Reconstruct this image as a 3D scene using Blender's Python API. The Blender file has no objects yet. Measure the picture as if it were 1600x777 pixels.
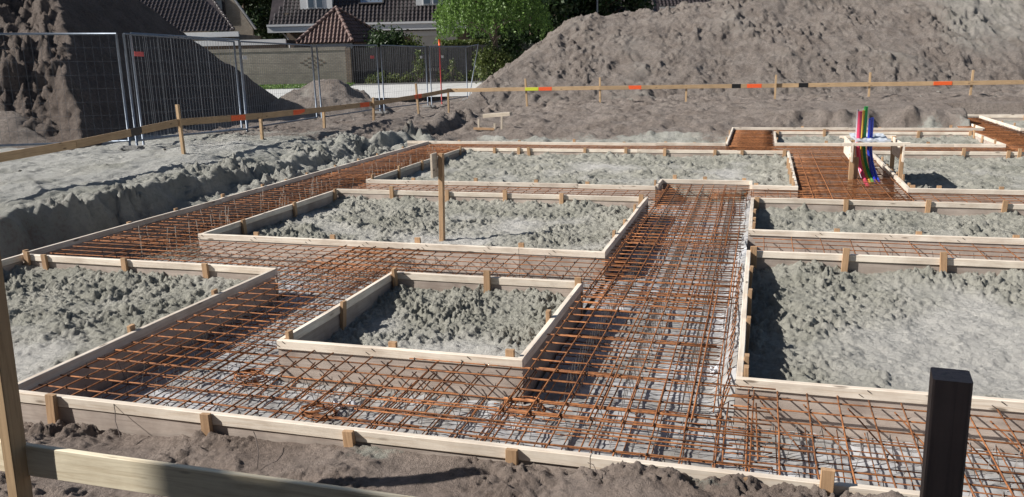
import bpy, bmesh, math, random
import numpy as np
from mathutils import Matrix, Vector, Euler
rnd = random.Random(7)
S = bpy.context.scene
C = S.collection

# ------------------------------------------------------------ camera, world, sun, exposure
PITCH, ROLL, YAW, H = 0.22694128, -0.02271665, 0.28910086, 1.73
cam = bpy.data.cameras.new('camera'); cam_o = bpy.data.objects.new('camera', cam); C.objects.link(cam_o)
cam.sensor_width = 36; cam.lens = 1311.88 / 1600 * 36; cam.clip_end = 2000; cam.clip_start = .05
RM = Matrix.Rotation(YAW, 3, 'Z') @ Matrix.Rotation(math.pi/2 - PITCH, 3, 'X') @ Matrix.Rotation(ROLL, 3, 'Z')
cam_o.matrix_world = Matrix.Translation((0, 0, H)) @ RM.to_4x4()
S.camera = cam_o
S.render.resolution_x, S.render.resolution_y = 1024, 497
SUN = Vector((1.0, .48, -.80)).normalized()          # way the light travels
world = bpy.data.worlds.new('World'); S.world = world; world.use_nodes = True
wn = world.node_tree.nodes; wl = world.node_tree.links
sky = wn.new('ShaderNodeTexSky'); sky.sky_type = 'NISHITA'; sky.sun_disc = False
sky.sun_elevation = math.asin(-SUN.z)
sky.sun_rotation = math.atan2(-SUN.x, -SUN.y)
wl.new(sky.outputs[0], wn['Background'].inputs[0]); wn['Background'].inputs[1].default_value = .05
sl = bpy.data.lights.new('sun', 'SUN'); so = bpy.data.objects.new('sun', sl); C.objects.link(so)
sl.energy = 5.0; sl.angle = math.radians(.5); sl.color = (1, .955, .885)
so.rotation_euler = SUN.to_track_quat('-Z', 'Y').to_euler()
S.view_settings.view_transform = 'Standard'; S.view_settings.look = 'None'
S.view_settings.exposure = 0.46; S.view_settings.gamma = 1

# ------------------------------------------------------------ tagging helpers
def link(o, parent=None):
    C.objects.link(o)
    if parent is not None: o.parent = parent
    return o
def tag(o, label=None, cat=None, group=None, kind=None):
    if label: o['label'] = label
    if cat: o['category'] = cat
    if group: o['group'] = group
    if kind: o['kind'] = kind
    return o
def empty(name, label, cat, loc=(0, 0, 0), group=None):
    o = bpy.data.objects.new(name, None); o.location = loc; o.empty_display_size = .1
    link(o); return tag(o, label, cat, group)
def meshobj(name, verts, faces, mat, parent=None, smooth=False):
    me = bpy.data.meshes.new(name); me.from_pydata(verts, [], faces); me.update()
    me.materials.append(mat)
    if smooth: me.polygons.foreach_set('use_smooth', [True]*len(me.polygons))
    return link(bpy.data.objects.new(name, me), parent)
def local(o, parent):
    """keep world position when parented to a moved empty"""
    o.location = Vector(o.location) - parent.location
W_R = Vector((math.cos(YAW), math.sin(YAW), 0)); W_D = Vector((-math.sin(YAW), math.cos(YAW), 0))
def F(u, D, z): return W_R*u + W_D*D + Vector((0, 0, z))       # street frame: u sideways, D away
def uz(px, py, D):                                             # picture point -> sideways offset, height at distance D
    d = RM @ Vector(((px-800)/1311.88, -(py-388.5)/1311.88, -1)); t = D/d.dot(W_D)
    return d.dot(W_R)*t, H + d.z*t
def onY(px, py, Y):
    d = RM @ Vector(((px-800)/1311.88, -(py-388.5)/1311.88, -1)); t = Y/d.y
    return Vector((d.x*t, Y, H + d.z*t))
def onZ(px, py, z=0):
    d = RM @ Vector(((px-800)/1311.88, -(py-388.5)/1311.88, -1)); t = (z-H)/d.z
    return Vector((d.x*t, d.y*t, z))

# ------------------------------------------------------------ materials
def mat(name):
    m = bpy.data.materials.new(name); m.use_nodes = True
    return m, m.node_tree.nodes, m.node_tree.links, m.node_tree.nodes['Principled BSDF']
def ramp(n, stops):
    r = n.new('ShaderNodeValToRGB'); e = r.color_ramp.elements
    while len(e) < len(stops): e.new(.5)
    for k, (p, c) in enumerate(stops): e[k].position = p; e[k].color = (*c, 1)
    return r
def noise(n, l, vec, scale, detail=4, rough=.6, dist=0):
    t = n.new('ShaderNodeTexNoise'); t.inputs['Scale'].default_value = scale; t.inputs['Detail'].default_value = detail
    t.inputs['Roughness'].default_value = rough; t.inputs['Distortion'].default_value = dist
    if vec is not None: l.new(vec, t.inputs['Vector'])
    return t
def mix(n, l, a, b, fac, mode='MIX'):
    m = n.new('ShaderNodeMix'); m.data_type = 'RGBA'; m.blend_type = mode
    for s, v in ((m.inputs[6], a), (m.inputs[7], b), (m.inputs[0], fac)):
        if hasattr(v, 'is_linked'): l.new(v, s)
        elif isinstance(v, (tuple, list)): s.default_value = (*v, 1)
        else: s.default_value = v
    return m.outputs[2]
def bump(n, l, b, h, strength, dist):
    bm_ = n.new('ShaderNodeBump'); bm_.inputs['Strength'].default_value = strength; bm_.inputs['Distance'].default_value = dist
    l.new(h, bm_.inputs['Height']); l.new(bm_.outputs[0], b.inputs['Normal'])

def flat(name, col, rough=.6, metal=0, var=.12, scale=30, bmp=.15):
    m, n, l, b = mat(name); tc = n.new('ShaderNodeTexCoord'); t = noise(n, l, tc.outputs['Object'], scale, 5)
    c = ramp(n, [(.3, tuple(x*(1-var) for x in col)), (.7, tuple(min(1, x*(1+var)) for x in col))])
    l.new(t.outputs[0], c.inputs[0]); l.new(c.outputs[0], b.inputs['Base Color'])
    b.inputs['Roughness'].default_value = rough; b.inputs['Metallic'].default_value = metal
    if bmp: bump(n, l, b, t.outputs[0], bmp, .01)
    return m

def wood(name, light, dark, knots=True, stain=None, stain_amt=.5, rough=.75):
    """sawn timber, grain along local X"""
    m, n, l, b = mat(name)
    tc = n.new('ShaderNodeTexCoord'); oi = n.new('ShaderNodeObjectInfo')
    off = n.new('ShaderNodeVectorMath'); off.operation = 'SCALE'; off.inputs[0].default_value = (17.3, 9.1, 5.7); l.new(oi.outputs['Random'], off.inputs['Scale'])
    add = n.new('ShaderNodeVectorMath'); l.new(tc.outputs['Object'], add.inputs[0]); l.new(off.outputs[0], add.inputs[1])
    mp = n.new('ShaderNodeMapping'); mp.inputs['Scale'].default_value = (2.2, 40, 40); l.new(add.outputs[0], mp.inputs['Vector'])
    g = noise(n, l, mp.outputs[0], 1.6, 6, .65, .6)
    c = ramp(n, [(.30, dark), (.52, light), (.75, tuple(min(1, x*1.12) for x in light))]); l.new(g.outputs[0], c.inputs[0])
    col = c.outputs[0]
    if knots:
        mk = n.new('ShaderNodeMapping'); mk.inputs['Scale'].default_value = (2.3, 9, 9); l.new(add.outputs[0], mk.inputs['Vector'])
        v = n.new('ShaderNodeTexVoronoi'); v.inputs['Scale'].default_value = 1.4; l.new(mk.outputs[0], v.inputs['Vector'])
        kr = ramp(n, [(.0, (1, 1, 1)), (.09, (1, 1, 1)), (.16, (0, 0, 0))]); l.new(v.outputs['Distance'], kr.inputs[0])
        col = mix(n, l, col, tuple(x*.38 for x in dark), kr.outputs[0])
    big = noise(n, l, add.outputs[0], 3.1, 5, .6)
    br = ramp(n, [(.42, (0, 0, 0)), (.68, (1, 1, 1))]); l.new(big.outputs[0], br.inputs[0])
    sc = stain or tuple(x*.62 for x in dark)
    sf = n.new('ShaderNodeMath'); sf.operation = 'MULTIPLY'; sf.inputs[1].default_value = stain_amt; l.new(br.outputs[0], sf.inputs[0])
    col = mix(n, l, col, sc, sf.outputs[0])
    hv = n.new('ShaderNodeHueSaturation'); l.new(col, hv.inputs['Color'])
    mr = n.new('ShaderNodeMapRange'); mr.inputs[3].default_value = .84; mr.inputs[4].default_value = 1.12; l.new(oi.outputs['Random'], mr.inputs[0]); l.new(mr.outputs[0], hv.inputs['Value'])
    l.new(hv.outputs[0], b.inputs['Base Color']); b.inputs['Roughness'].default_value = rough
    bump(n, l, b, g.outputs[0], .35, .004)
    return m

M = {}
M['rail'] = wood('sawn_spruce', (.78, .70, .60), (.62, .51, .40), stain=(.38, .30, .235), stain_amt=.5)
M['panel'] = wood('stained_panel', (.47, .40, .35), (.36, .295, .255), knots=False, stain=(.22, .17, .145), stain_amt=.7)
M['stake'] = wood('orange_stake_wood', (.47, .30, .17), (.33, .195, .105), knots=False, stain=(.22, .14, .085), stain_amt=.45)
M['batten'] = wood('weathered_batten', (.50, .345, .20), (.36, .235, .125), stain=(.25, .17, .10), stain_amt=.35)
M['palebatten'] = wood('pale_batten', (.60, .52, .42), (.42, .35, .27), stain_amt=.25)
M['nearplank'] = wood('thick_spruce_plank', (.74, .66, .50), (.56, .47, .33), stain=(.34, .26, .16), stain_amt=.35)
M['blackpost'] = wood('dark_stained_wood', (.19, .135, .115), (.10, .072, .062), knots=False, stain_amt=.45, rough=.6)

def rebar_mat():
    m, n, l, b = mat('rusty_steel'); tc = n.new('ShaderNodeTexCoord'); oi = n.new('ShaderNodeObjectInfo'); ge = n.new('ShaderNodeNewGeometry')
    t = noise(n, l, ge.outputs['Position'], 22, 4, .7)
    c = ramp(n, [(.28, (.075, .030, .017)), (.5, (.30, .116, .042)), (.72, (.50, .21, .075))]); l.new(t.outputs[0], c.inputs[0])
    hv = n.new('ShaderNodeHueSaturation'); l.new(c.outputs[0], hv.inputs['Color'])
    mr = n.new('ShaderNodeMapRange'); mr.inputs[3].default_value = .62; mr.inputs[4].default_value = 1.18; l.new(oi.outputs['Random'], mr.inputs[0]); l.new(mr.outputs[0], hv.inputs['Value'])
    l.new(hv.outputs[0], b.inputs['Base Color']); b.inputs['Roughness'].default_value = .72; b.inputs['Metallic'].default_value = .15
    return m
M['rebar'] = rebar_mat()
M['darkwire'] = flat('dark_tie_wire', (.05, .035, .03), .6, .2, .2, 40, 0)
M['wire'] = flat('spacer_wire_steel', (.22, .20, .19), .45, .6, .3, 60, 0)

def ground_mat(name, sandc, soilc, bs=55, bd=.026):
    """sand / brown soil blended by the vertex attribute 'soil'; fine grain by noise"""
    m, n, l, b = mat(name); ge = n.new('ShaderNodeNewGeometry'); P = ge.outputs['Position']
    at = n.new('ShaderNodeAttribute'); at.attribute_name = 'soil'
    a = noise(n, l, P, 1.7, 6, .62); f = noise(n, l, P, 19, 6, .72); g = noise(n, l, P, 190, 3, .7); f2 = noise(n, l, P, bs, 9, .74)
    sr = ramp(n, [(.30, tuple(x*.74 for x in sandc)), (.50, sandc), (.70, tuple(x*1.16 for x in sandc))]); l.new(f.outputs[0], sr.inputs[0])
    wet = ramp(n, [(.36, (.80, .81, .79)), (.62, (1.06, 1.06, 1.06))]); l.new(a.outputs[0], wet.inputs[0])
    sc = mix(n, l, sr.outputs[0], wet.outputs[0], 1.0, 'MULTIPLY')
    lr = ramp(n, [(.30, tuple(x*.62 for x in soilc)), (.50, soilc), (.72, tuple(x*1.30 for x in soilc))]); l.new(f.outputs[0], lr.inputs[0])
    lw = ramp(n, [(.36, (.82, .79, .77)), (.62, (1.12, 1.12, 1.12))]); l.new(a.outputs[0], lw.inputs[0])
    lc = mix(n, l, lr.outputs[0], lw.outputs[0], 1.0, 'MULTIPLY')
    # ragged border between the two
    j = n.new('ShaderNodeMath'); j.operation = 'ADD'; l.new(at.outputs['Fac'], j.inputs[0])
    k = n.new('ShaderNodeMapRange'); k.inputs[3].default_value = -.55; k.inputs[4].default_value = .55; l.new(f.outputs[0], k.inputs[0]); l.new(k.outputs[0], j.inputs[1])
    jr = ramp(n, [(.38, (0, 0, 0)), (.62, (1, 1, 1))]); l.new(j.outputs[0], jr.inputs[0])
    col = mix(n, l, sc, lc, jr.outputs[0])
    dr = n.new('ShaderNodeMapRange'); dr.inputs[1].default_value = 0; dr.inputs[2].default_value = -1; dr.inputs[3].default_value = 0; dr.inputs[4].default_value = 1; l.new(at.outputs['Fac'], dr.inputs[0])
    col = mix(n, l, col, tuple(min(.62, x*1.36) for x in sandc[:2])+(min(.6, sandc[2]*1.46),), dr.outputs[0])
    l.new(col, b.inputs['Base Color']); b.inputs['Roughness'].default_value = .92
    b.inputs['Specular IOR Level'].default_value = .25
    h = n.new('ShaderNodeMath'); h.operation = 'MULTIPLY_ADD'; h.inputs[1].default_value = .5; l.new(g.outputs[0], h.inputs[0]); l.new(f2.outputs[0], h.inputs[2])
    bump(n, l, b, h.outputs[0], 1.0, bd)
    return m
M['ground'] = ground_mat('sandy_ground', (.385, .376, .332), (.265, .218, .190))
M['farground'] = ground_mat('churned_site_ground', (.48, .475, .435), (.275, .238, .213), 13, .07)

def foil_mat():
    m, n, l, b = mat('dusty_plastic_foil'); ge = n.new('ShaderNodeNewGeometry'); P = ge.outputs['Position']
    a = noise(n, l, P, 2.6, 6, .6); f = noise(n, l, P, 14, 5, .7)
    c = ramp(n, [(.32, (.26, .25, .235)), (.46, (.37, .365, .36)), (.60, (.45, .46, .48)), (.76, (.70, .71, .74))]); l.new(a.outputs[0], c.inputs[0])
    d = ramp(n, [(.35, (.72, .70, .66)), (.6, (1, 1, 1))]); l.new(f.outputs[0], d.inputs[0])
    l.new(mix(n, l, c.outputs[0], d.outputs[0], 1.0, 'MULTIPLY'), b.inputs['Base Color'])
    r = n.new('ShaderNodeMapRange'); r.inputs[3].default_value = .75; r.inputs[4].default_value = .18; l.new(a.outputs[0], r.inputs[0]); l.new(r.outputs[0], b.inputs['Roughness'])
    return m
M['foil'] = foil_mat()

# ------------------------------------------------------------ numpy noise
def _h(ix, iy, s):
    h = (ix.astype(np.int64)*374761393 + iy.astype(np.int64)*668265263 + s*974634777) & 0xffffffff
    h = ((h ^ (h >> 13))*1274126177) & 0xffffffff
    h = (h ^ (h >> 16)) & 0xffffffff
    return h.astype(np.float64)/4294967295.0
def gn(x, y, s=0):
    ix = np.floor(x); iy = np.floor(y); fx = x-ix; fy = y-iy
    u = fx*fx*fx*(fx*(fx*6-15)+10); v = fy*fy*fy*(fy*(fy*6-15)+10)
    def g(dx, dy):
        a = _h(ix+dx, iy+dy, s)*6.2831853
        return np.cos(a)*(fx-dx) + np.sin(a)*(fy-dy)
    a = g(0, 0); b = g(1, 0); c = g(0, 1); d = g(1, 1)
    return (a+(b-a)*u) + ((c+(d-c)*u)-(a+(b-a)*u))*v
def fbm(x, y, s=0, o=4, gain=.5):
    t = 0; a = 1
    for k in range(o):
        t = t + a*gn(x, y, s+k); x = x*2.03+5.1; y = y*2.03+3.7; a *= gain
    return t
def ridge(x, y, s=0, o=3):
    t = 0; a = 1
    for k in range(o):
        t = t + a*(1-2*np.abs(gn(x, y, s+k))); x = x*2.1+1.3; y = y*2.1+8.7; a *= .5
    return t
def clod(x, y, s=0, dens=.75):
    """rounded lumps 0..1 scattered on the unit lattice"""
    ix = np.floor(x); iy = np.floor(y); out = np.zeros_like(x)
    for dx in (-1, 0, 1):
        for dy in (-1, 0, 1):
            cx = ix+dx; cy = iy+dy
            px = cx+_h(cx, cy, s); py = cy+_h(cx, cy, s+1); r = .32+.5*_h(cx, cy, s+2)
            r = np.where(_h(cx, cy, s+3) < dens, r, .01)
            e = 1+.5*(_h(cx, cy, s+4)-.5)
            d2 = ((x-px)*e)**2 + ((y-py)/e)**2
            out = np.maximum(out, np.sqrt(np.clip(r*r-d2, 0, None))*(.6+.7*_h(cx, cy, s+5)))
    return out
def clod2(x, y, s=0, dens=.75):
    c = clod(x, y, s, dens); return 1.5*c*c
def ss(a, b, x):
    t = np.clip((x-a)/(b-a), 0, 1); return t*t*(3-2*t)
def crumbs(x, y, s, big=1.0):
    """broken damp sand: ragged lumps of several sizes with dark gaps between them"""
    wx = x+.040*gn(x*6, y*6, s+50)+.020*gn(x*17, y*17, s+52)+.007*gn(x*50, y*50, s+54); wy = y+.040*gn(x*6, y*6, s+51)+.020*gn(x*17, y*17, s+53)+.007*gn(x*50, y*50, s+55)
    m = np.clip(.62+1.3*gn(x*2.1, y*2.1, s+60), .18, 1.1)
    a = .034*clod2(wx*5.1, wy*5.1, s, .5) + .036*clod(wx*13, wy*13, s+10, .5)
    b = .034*clod(wx*25, wy*25, s+20, .6) + .024*clod(wx*47, wy*47, s+25, .65)
    return big*m*a + (.40+.65*m)*b + .058*m*fbm(wx*7, wy*7, s+30, 5, .68)

def grid_obj(name, x0, x1, y0, y1, res, fz, fsoil, matl=None, ratio=1.0):
    nx = max(2, int((x1-x0)/res)+1); ny = max(2, int((y1-y0)/(res*ratio))+1)
    X, Y = np.meshgrid(np.linspace(x0, x1, nx), np.linspace(y0, y1, ny))
    return grid_raw(name, X, Y, fz(X, Y), fsoil(X, Y), matl)
def grid_raw(name, X, Y, Z, So, matl=None):
    ny, nx = X.shape
    me = bpy.data.meshes.new(name); nv = nx*ny; nf = (nx-1)*(ny-1)
    me.vertices.add(nv); me.vertices.foreach_set('co', np.stack([X.ravel(), Y.ravel(), Z.ravel()], 1).astype(np.float32).ravel())
    i = np.arange(nx-1)[None, :] + (np.arange(ny-1)*nx)[:, None]
    q = np.stack([i, i+1, i+nx+1, i+nx], -1).reshape(-1).astype(np.int32)
    me.loops.add(nf*4); me.loops.foreach_set('vertex_index', q)
    me.polygons.add(nf); me.polygons.foreach_set('loop_start', np.arange(nf, dtype=np.int32)*4)
    me.polygons.foreach_set('use_smooth', np.ones(nf, bool))
    me.update(calc_edges=True)
    a = me.attributes.new('soil', 'FLOAT', 'POINT'); a.data.foreach_set('value', np.broadcast_to(So, X.shape).astype(np.float32).ravel())
    me.materials.append(matl or M['ground'])
    return link(bpy.data.objects.new(name, me))

# ------------------------------------------------------------ plan of the formwork (top of boards at z = 0)
BOX = {  # x0, x1, y0, y1 of each sand filled box (outer faces of its boards)
 'left':   (-6.65, -3.92, 3.40, 6.12), 'small': (-2.89, -1.27, 4.43, 6.20), 'middle': (-5.52, -1.28, 7.21, 10.22),
 'far':    (-5.50, .50, 11.08, 15.30), 'right': (-.07, 3.4, 4.42, 7.53), 'right2': (-.07, 3.8, 8.41, 10.33),
 'right3': (1.80, 6.2, 11.33, 15.47), 'back':  (.28, 4.16, 16.62, 18.97), 'corner': (5.20, 8.6, 19.85, 23.45)}
NOTCH = (-1.30, -.07, 11.66)

# ------------------------------------------------------------ outside ground
def outer_z(x, y):
    z = .20 - .17*ss(-9.3, -7.9, x)*ss(22, 18, y)*(.35+.65*ss(8.5, 11.5, y)) - .10*ss(17, 24, y)*ss(-4, -9, x) - .0*y
    z = z + .10*ss(-2, 6, x)*ss(20, 26, y) - .12*ss(-2, -10, x)*ss(20, 25, y)
    return z
def terr(x, y):
    n1 = fbm(x*.55, y*.55, 3, 4); n2 = fbm(x*2.3, y*2.3, 9, 4)
    rag = .38*gn(x*.1, y*.55, 21) + .20*gn(y*1.7, x*.6, 22) + .10*gn(y*4.3, x*3, 23) + .05*gn(y*9, x*7, 24)
    edge_l = -7.78 + rag
    wl = ss(edge_l+.16, edge_l-.10, x)                      # 1 on the left plateau, a torn steep edge
    wl2 = (.12+.30*ss(8.5, 11, y))*ss(edge_l+.85+.5*rag, edge_l+.1, x)*np.clip(.55+1.3*gn(x*.9, y*.8, 26), 0, 1)   # slumped sand at its foot
    wl = np.maximum(wl, wl2*(1-wl)+wl)
    # behind the back boards: a gentle churned slope in the middle, low banks at both ends
    cor = ss(-6.9, -7.9, x); rgt = ss(-.8, .6, x)
    yb = 17.6*(1-cor)*(1-rgt) + 21.9*cor + (20.7+.25*gn(x*1.2, y*.3, 25))*rgt
    rw = 6.5*(1-cor)*(1-rgt) + .45*cor + .8*rgt
    wb = np.clip((y-yb+.25*n2)/rw, 0, 1); wb = wb*wb*(3-2*wb)*(cor+rgt)+wb*(1-cor-rgt)
    w = np.maximum(wl, wb)
    steep_l = 4*wl*(1-wl); mid = (1-cor)*(1-rgt)
    pit = -.30 - .12*ss(10, 7, y)*ss(-6.8, -7.2, x) + .06*n1 + .04*np.abs(n2)
    z = pit + (outer_z(x, y)-pit)*w + .045*n1*w
    z = z + .10*np.exp(-((x+7.2)/.26)**2)*ss(8.5, 9.5, y)*(.6+.9*gn(y*1.3, x, 41))*(1-wb)
    # clean sand piled behind the back board
    z = z + .20*np.exp(-((y-17.3-.3*n1)/.5)**2)*np.clip(.2+1.4*gn(x*.7, 3+y*0, 43), 0, 1)*ss(-.9, -1.3, x)*ss(-8, -7, x)
    z = z + rgt*np.exp(-((y-21.2)/.7)**2)*(.09*clod2(x*1.6+.4*n2, y*1.5, 44, .6)+.09*clod2(x*3.5+.4*n2, y*3.2, 144, .6)+.05*clod(x*8+.4*n2, y*8, 147, .6))*ss(5, 4.2, x)
    z = z + (1-cor)*ss(23.6, 24.6, y)*(.08*clod(x*2.6+.3*n2, y*2.6, 145, .6)+.06*clod(x*5, y*5, 146, .6))
    lump = np.clip(.30 + 1.3*fbm(x*.8, y*.8, 47, 2), 0, 1)
    near_edge = np.exp(-((x-edge_l+.1)/.55)**2)
    plateau = ss(edge_l-.3, edge_l-1.2, x)
    jum = np.clip(near_edge*1.3+ .7*ss(-8.4, -7.6, x)*ss(17.5, 16, y), 0, 1)*(.3+.7*ss(8.8, 11, y))
    z = z + jum*(.13*clod2(x*1.5+.5*n2, y*1.2, 46, .5) + .10*clod2(x*3.3+.4*n2, y*3.0, 45, .6) + .05*clod(x*7+.3*n2, y*6.5, 145, .6) - .06)
    amt = lump*(.6+.9*steep_l+1.1*near_edge)*(1-.5*plateau*ss(16, 14, y)) + .14 + .25*jum
    amt = amt*(1-.15*mid*wb); z = z + mid*ss(16.6, 17.2, y)*(.10*fbm(x*1.0, y*2.0, 149, 4)+.10*clod2(x*1.8+.5*n2, y*2.4, 148, .5)+.05*clod(x*6, y*6, 150, .4))
    z = z + amt*crumbs(x*.62, y*.62, 60, 1.5)*1.45
    # wheel tracks
    tr = ss(17.4, 18.5, y)*ss(25.5, 24.5, y)*ss(-8, -6, x)*ss(5, 3, x)
    z = z + tr*.035*np.sin((y+.18*gn(x*.7, y, 49))*13+x*.8)*ss(-.2, .25, gn(x*.3, y*.8, 48)+.1)
    # driven-over ripply sand on the left plateau
    z = z + wl*(.045*fbm(x*2.2+y*.4, y*1.0, 71, 5, .6) + .012*clod(x*9, y*6, 73, .35))
    return z
def terr_soil(x, y):
    s = .12 + ss(14.5, 18.5, y+.9*fbm(x*.5, y*.5, 81, 3)+ .35*(-x-9))*.95
    inpit = ss(-8.2, -7.6, x)*ss(19, 17.4, y)
    s = s*(1-.75*inpit)
    s = s - .75*np.exp(-((y-17.3)/.6)**2)*np.clip(gn(x*.6, 0*y+2, 82)+.55, 0, 1)*ss(-8, -7, x)
    s = s - .5*np.exp(-((x-3.7)/.5)**2-((y-21.0)/.6)**2)*(.6+gn(x*2, y*2, 86)) - .95*ss(21.5, 17.2, y)*ss(-7.5, -6.5, x)*ss(-.6, -1.2, x)*np.clip(.45+1.6*gn(x*.7, y*1.0, 87)+.5*gn(x*2.5, y*3, 88), 0, 1) - .35*np.clip(gn(x*.5, y*1.4, 89)*2, 0, 1)*ss(25, 23, y)*ss(-8, -6, x) + .55*np.clip(-fbm(x*1.2, y*1.2, 85, 3), 0, 1)
    s = s + .5*np.clip(gn(x*.35, y*.35, 83), 0, 1)*ss(13, 10, y)*.4
    s = s + .30*ss(9.5, 8, y)*ss(-8.1, -7.6, x)
    s = np.clip(s, 0, 1); return s - .75*ss(-8.2, -8.8, x)*ss(15.5, 13, y)*(1-s)
def keep_out(x, y, z):   # terrain dips below the formwork footprint
    ins = (x > -6.64) & (y < 16.44) & (x < 20)
    ins |= (x > -.59) & (y < 19.9) & (x < 20)
    ins |= (x > 4.5) & (y < 23.8) & (x < 20)
    return np.where(ins, -.6, z)
fz = lambda x, y: keep_out(x, y, terr(x, y))
tg = tag(grid_obj('ground_bank', -12.2, -6.66, 4.6, 17.0, .024, lambda x, y: terr(x, y), terr_soil, M['farground'], ratio=1.3), kind='structure')
tag(grid_obj('ground_bank', -16.5, -6.66, 17.0, 31.0, .05, lambda x, y: terr(x, y), terr_soil, M['farground'], ratio=1.2), kind='structure')
tag(grid_obj('ground_bank', -16.5, -12.2, 4.6, 17.0, .07, lambda x, y: terr(x, y), terr_soil, M['farground'], ratio=1.2), kind='structure')
tag(grid_obj('ground_bank', -6.66, 12.0, 16.45, 28.0, .042, fz, terr_soil, M['farground'], ratio=1.1), kind='structure')
tag(grid_obj('ground_bank', -12.2, -6.66, -1.0, 4.6, .08, lambda x, y: terr(x, y), terr_soil), kind='structure')

# front strip of soil between camera and the front board
def front_z(x, y):
    z = -.118 + .022*ss(-2.4, -1.4, x)*ss(2.7, 3.2, y) + .05*fbm(x*1.3, y*1.3, 101, 4)
    z = z + .055*ss(-2.2, -1.0, x)*ss(2.4, 3.2, y)*(.7+.8*gn(x*1.8, y*0+1, 102)) - .06*ss(-2.6, -3.4, x)*ss(2.9, 3.3, y)
    z = z + .02*ss(-1.2, 0, x)
    a = np.clip(.40+1.2*fbm(x*1.6, y*2.2, 103, 3), 0.15, .9)
    return z + a*crumbs(x, y, 110, .9)*.95
def front_soil(x, y):
    return np.clip(.95 - .9*np.clip(fbm(x*1.4+3, y*2.1, 105, 3)*1.4-.02, 0, 1)*ss(-2.4, -1.2, x)*ss(2.3, 2.9, y), 0, 1)
tag(grid_obj('ground_front', -4.2, .9, 1.95, 3.325, .0085, front_z, front_soil), kind='structure')
tag(grid_obj('ground_front', -7.0, 6.0, -1.0, 1.95, .05, front_z, front_soil), kind='structure')
tag(grid_obj('ground_front', .9, 6.0, 1.95, 3.325, .03, front_z, front_soil), kind='structure')
tag(grid_obj('ground_front', -7.0, -4.2, 1.95, 3.40, .05, front_z, front_soil), kind='structure')

# one sheet to the horizon, sunk under the detailed part
def big_z(x, y):
    inside = ss(4, 0, np.maximum(np.maximum(-26-x, x-28), np.maximum(-6-y, y-33)))
    return -.02 - .75*inside
ax = np.concatenate([-np.geomspace(900, 32, 24), np.linspace(-30, 32, 60), np.geomspace(34, 900, 24)])
ay = np.concatenate([-np.geomspace(900, 9, 20), np.linspace(-8, 38, 50), np.geomspace(40, 1200, 26)])
GX, GY = np.meshgrid(ax, ay)
tag(grid_raw('ground', GX, GY, big_z(GX, GY), np.ones_like(GX)*.9), kind='structure')

# ------------------------------------------------------------ sand inside the boxes
def fill_fn(b, seed, depth=.20, back=.085, smooth=.35, left=0., piles=()):
    x0, x1, y0, y1 = b
    def f(x, y):
        z = -depth + .03*fbm(x*1.1, y*1.1, seed, 3)
        db = y1-y
        z = z + back*np.exp(-(db/.33)**2)*(1+.9*gn(x*1.7, y*.5, seed+3)) + left*np.exp(-((x-x0)/.3)**2)
        m = f.m = np.clip(.5 + (1.0-smooth)*.9 - smooth*1.2 + 1.5*fbm(x*.9+seed, y*.9, seed+5, 3) + .8*np.exp(-(db/.6)**2), 0, 1)
        for (px, py, rx, ry, hh, mm) in piles:
            g = np.exp(-((x-px)/rx)**2-((y-py)/ry)**2); z = z + hh*g; m = f.m = np.clip(m+mm*g, 0, 1)
        z = z + m*crumbs(x*1.22, y*1.22, seed+100, 1.05)*1.02 + (1-m)*(.034*fbm(x*3, y*4.5, seed+7, 5, .62)+.022*clod(x*11, y*11, seed+8, .22)*np.clip(.4+2*gn(x*1.7, y*1.7, seed+6), 0, 1)+.013*clod(x*28, y*28, seed+9, .4))
        return z
    return f
def boxsoil(x, y): return np.clip(.02+.0*x, 0, 1)
fills = [('left', 11, .0115, dict(depth=.225, back=.10, smooth=.30, piles=((-5.3, 5.2, 1.0, .55, .035, .9), (-5.6, 4.0, 1.4, .5, -.03, -1.4), (-4.2, 4.2, .25, .2, .05, .6)))),
         ('small', 22, .0075, dict(depth=.20, back=.075, smooth=.30, left=-.01, piles=((-1.85, 4.9, .5, .32, .0, -1.5), (-1.45, 5.6, .3, .5, .02, .5)))),
         ('middle', 33, .013, dict(depth=.20, back=.07, smooth=.24, piles=((-3.2, 8.2, .55, .28, .0, -1.5), (-5.0, 8.4, .5, 1.0, .02, .4)))),
         ('far', 44, .025, dict(depth=.17, back=.05, smooth=.22)),
         ('right', 55, .0105, dict(depth=.235, back=.095, smooth=.30, left=-.02, piles=((1.45, 5.6, .75, .95, -.01, -1.7), (.35, 5.4, .4, 1.4, .02, .6), (.9, 4.75, .25, .18, .02, 1.3), (1.3, 4.9, .2, .2, .0, 1.0)))),
         ('right2', 66, .016, dict(depth=.20, back=.06, smooth=.16)),
         ('right3', 77, .032, dict(depth=.19, back=.06, smooth=.12)),
         ('back', 88, .042, dict(depth=.16, back=.03, smooth=.18)),
         ('corner', 99, .06, dict(depth=.17, back=.03, smooth=.2))]
for nm, sd, res, kw in fills:
    b = BOX[nm]
    f = fill_fn(b, sd, **kw)
    if nm == 'far':
        g = lambda x, y, f=f: np.where((x > NOTCH[0]+.02) & (x < NOTCH[1]-.02) & (y < NOTCH[2]-.02), -.5, f(x, y))
    else: g = f
    tag(grid_obj('sand_fill', b[0]+.02, b[1]-.02, b[2]+.02, b[3]-.02, res, g, lambda x, y, f=f: -.95*(1-f.m)), kind='structure')
# trench floor under all formwork
def floor_z(x, y): return -.305 + .012*fbm(x*2, y*2, 5, 3)
def floor_soil(x, y): return .45+.55*ss(8, 10, y)
tag(grid_obj('trench_floor', -6.7, 9.0, 3.3, 24.0, .16, floor_z, floor_soil), kind='structure')

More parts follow.
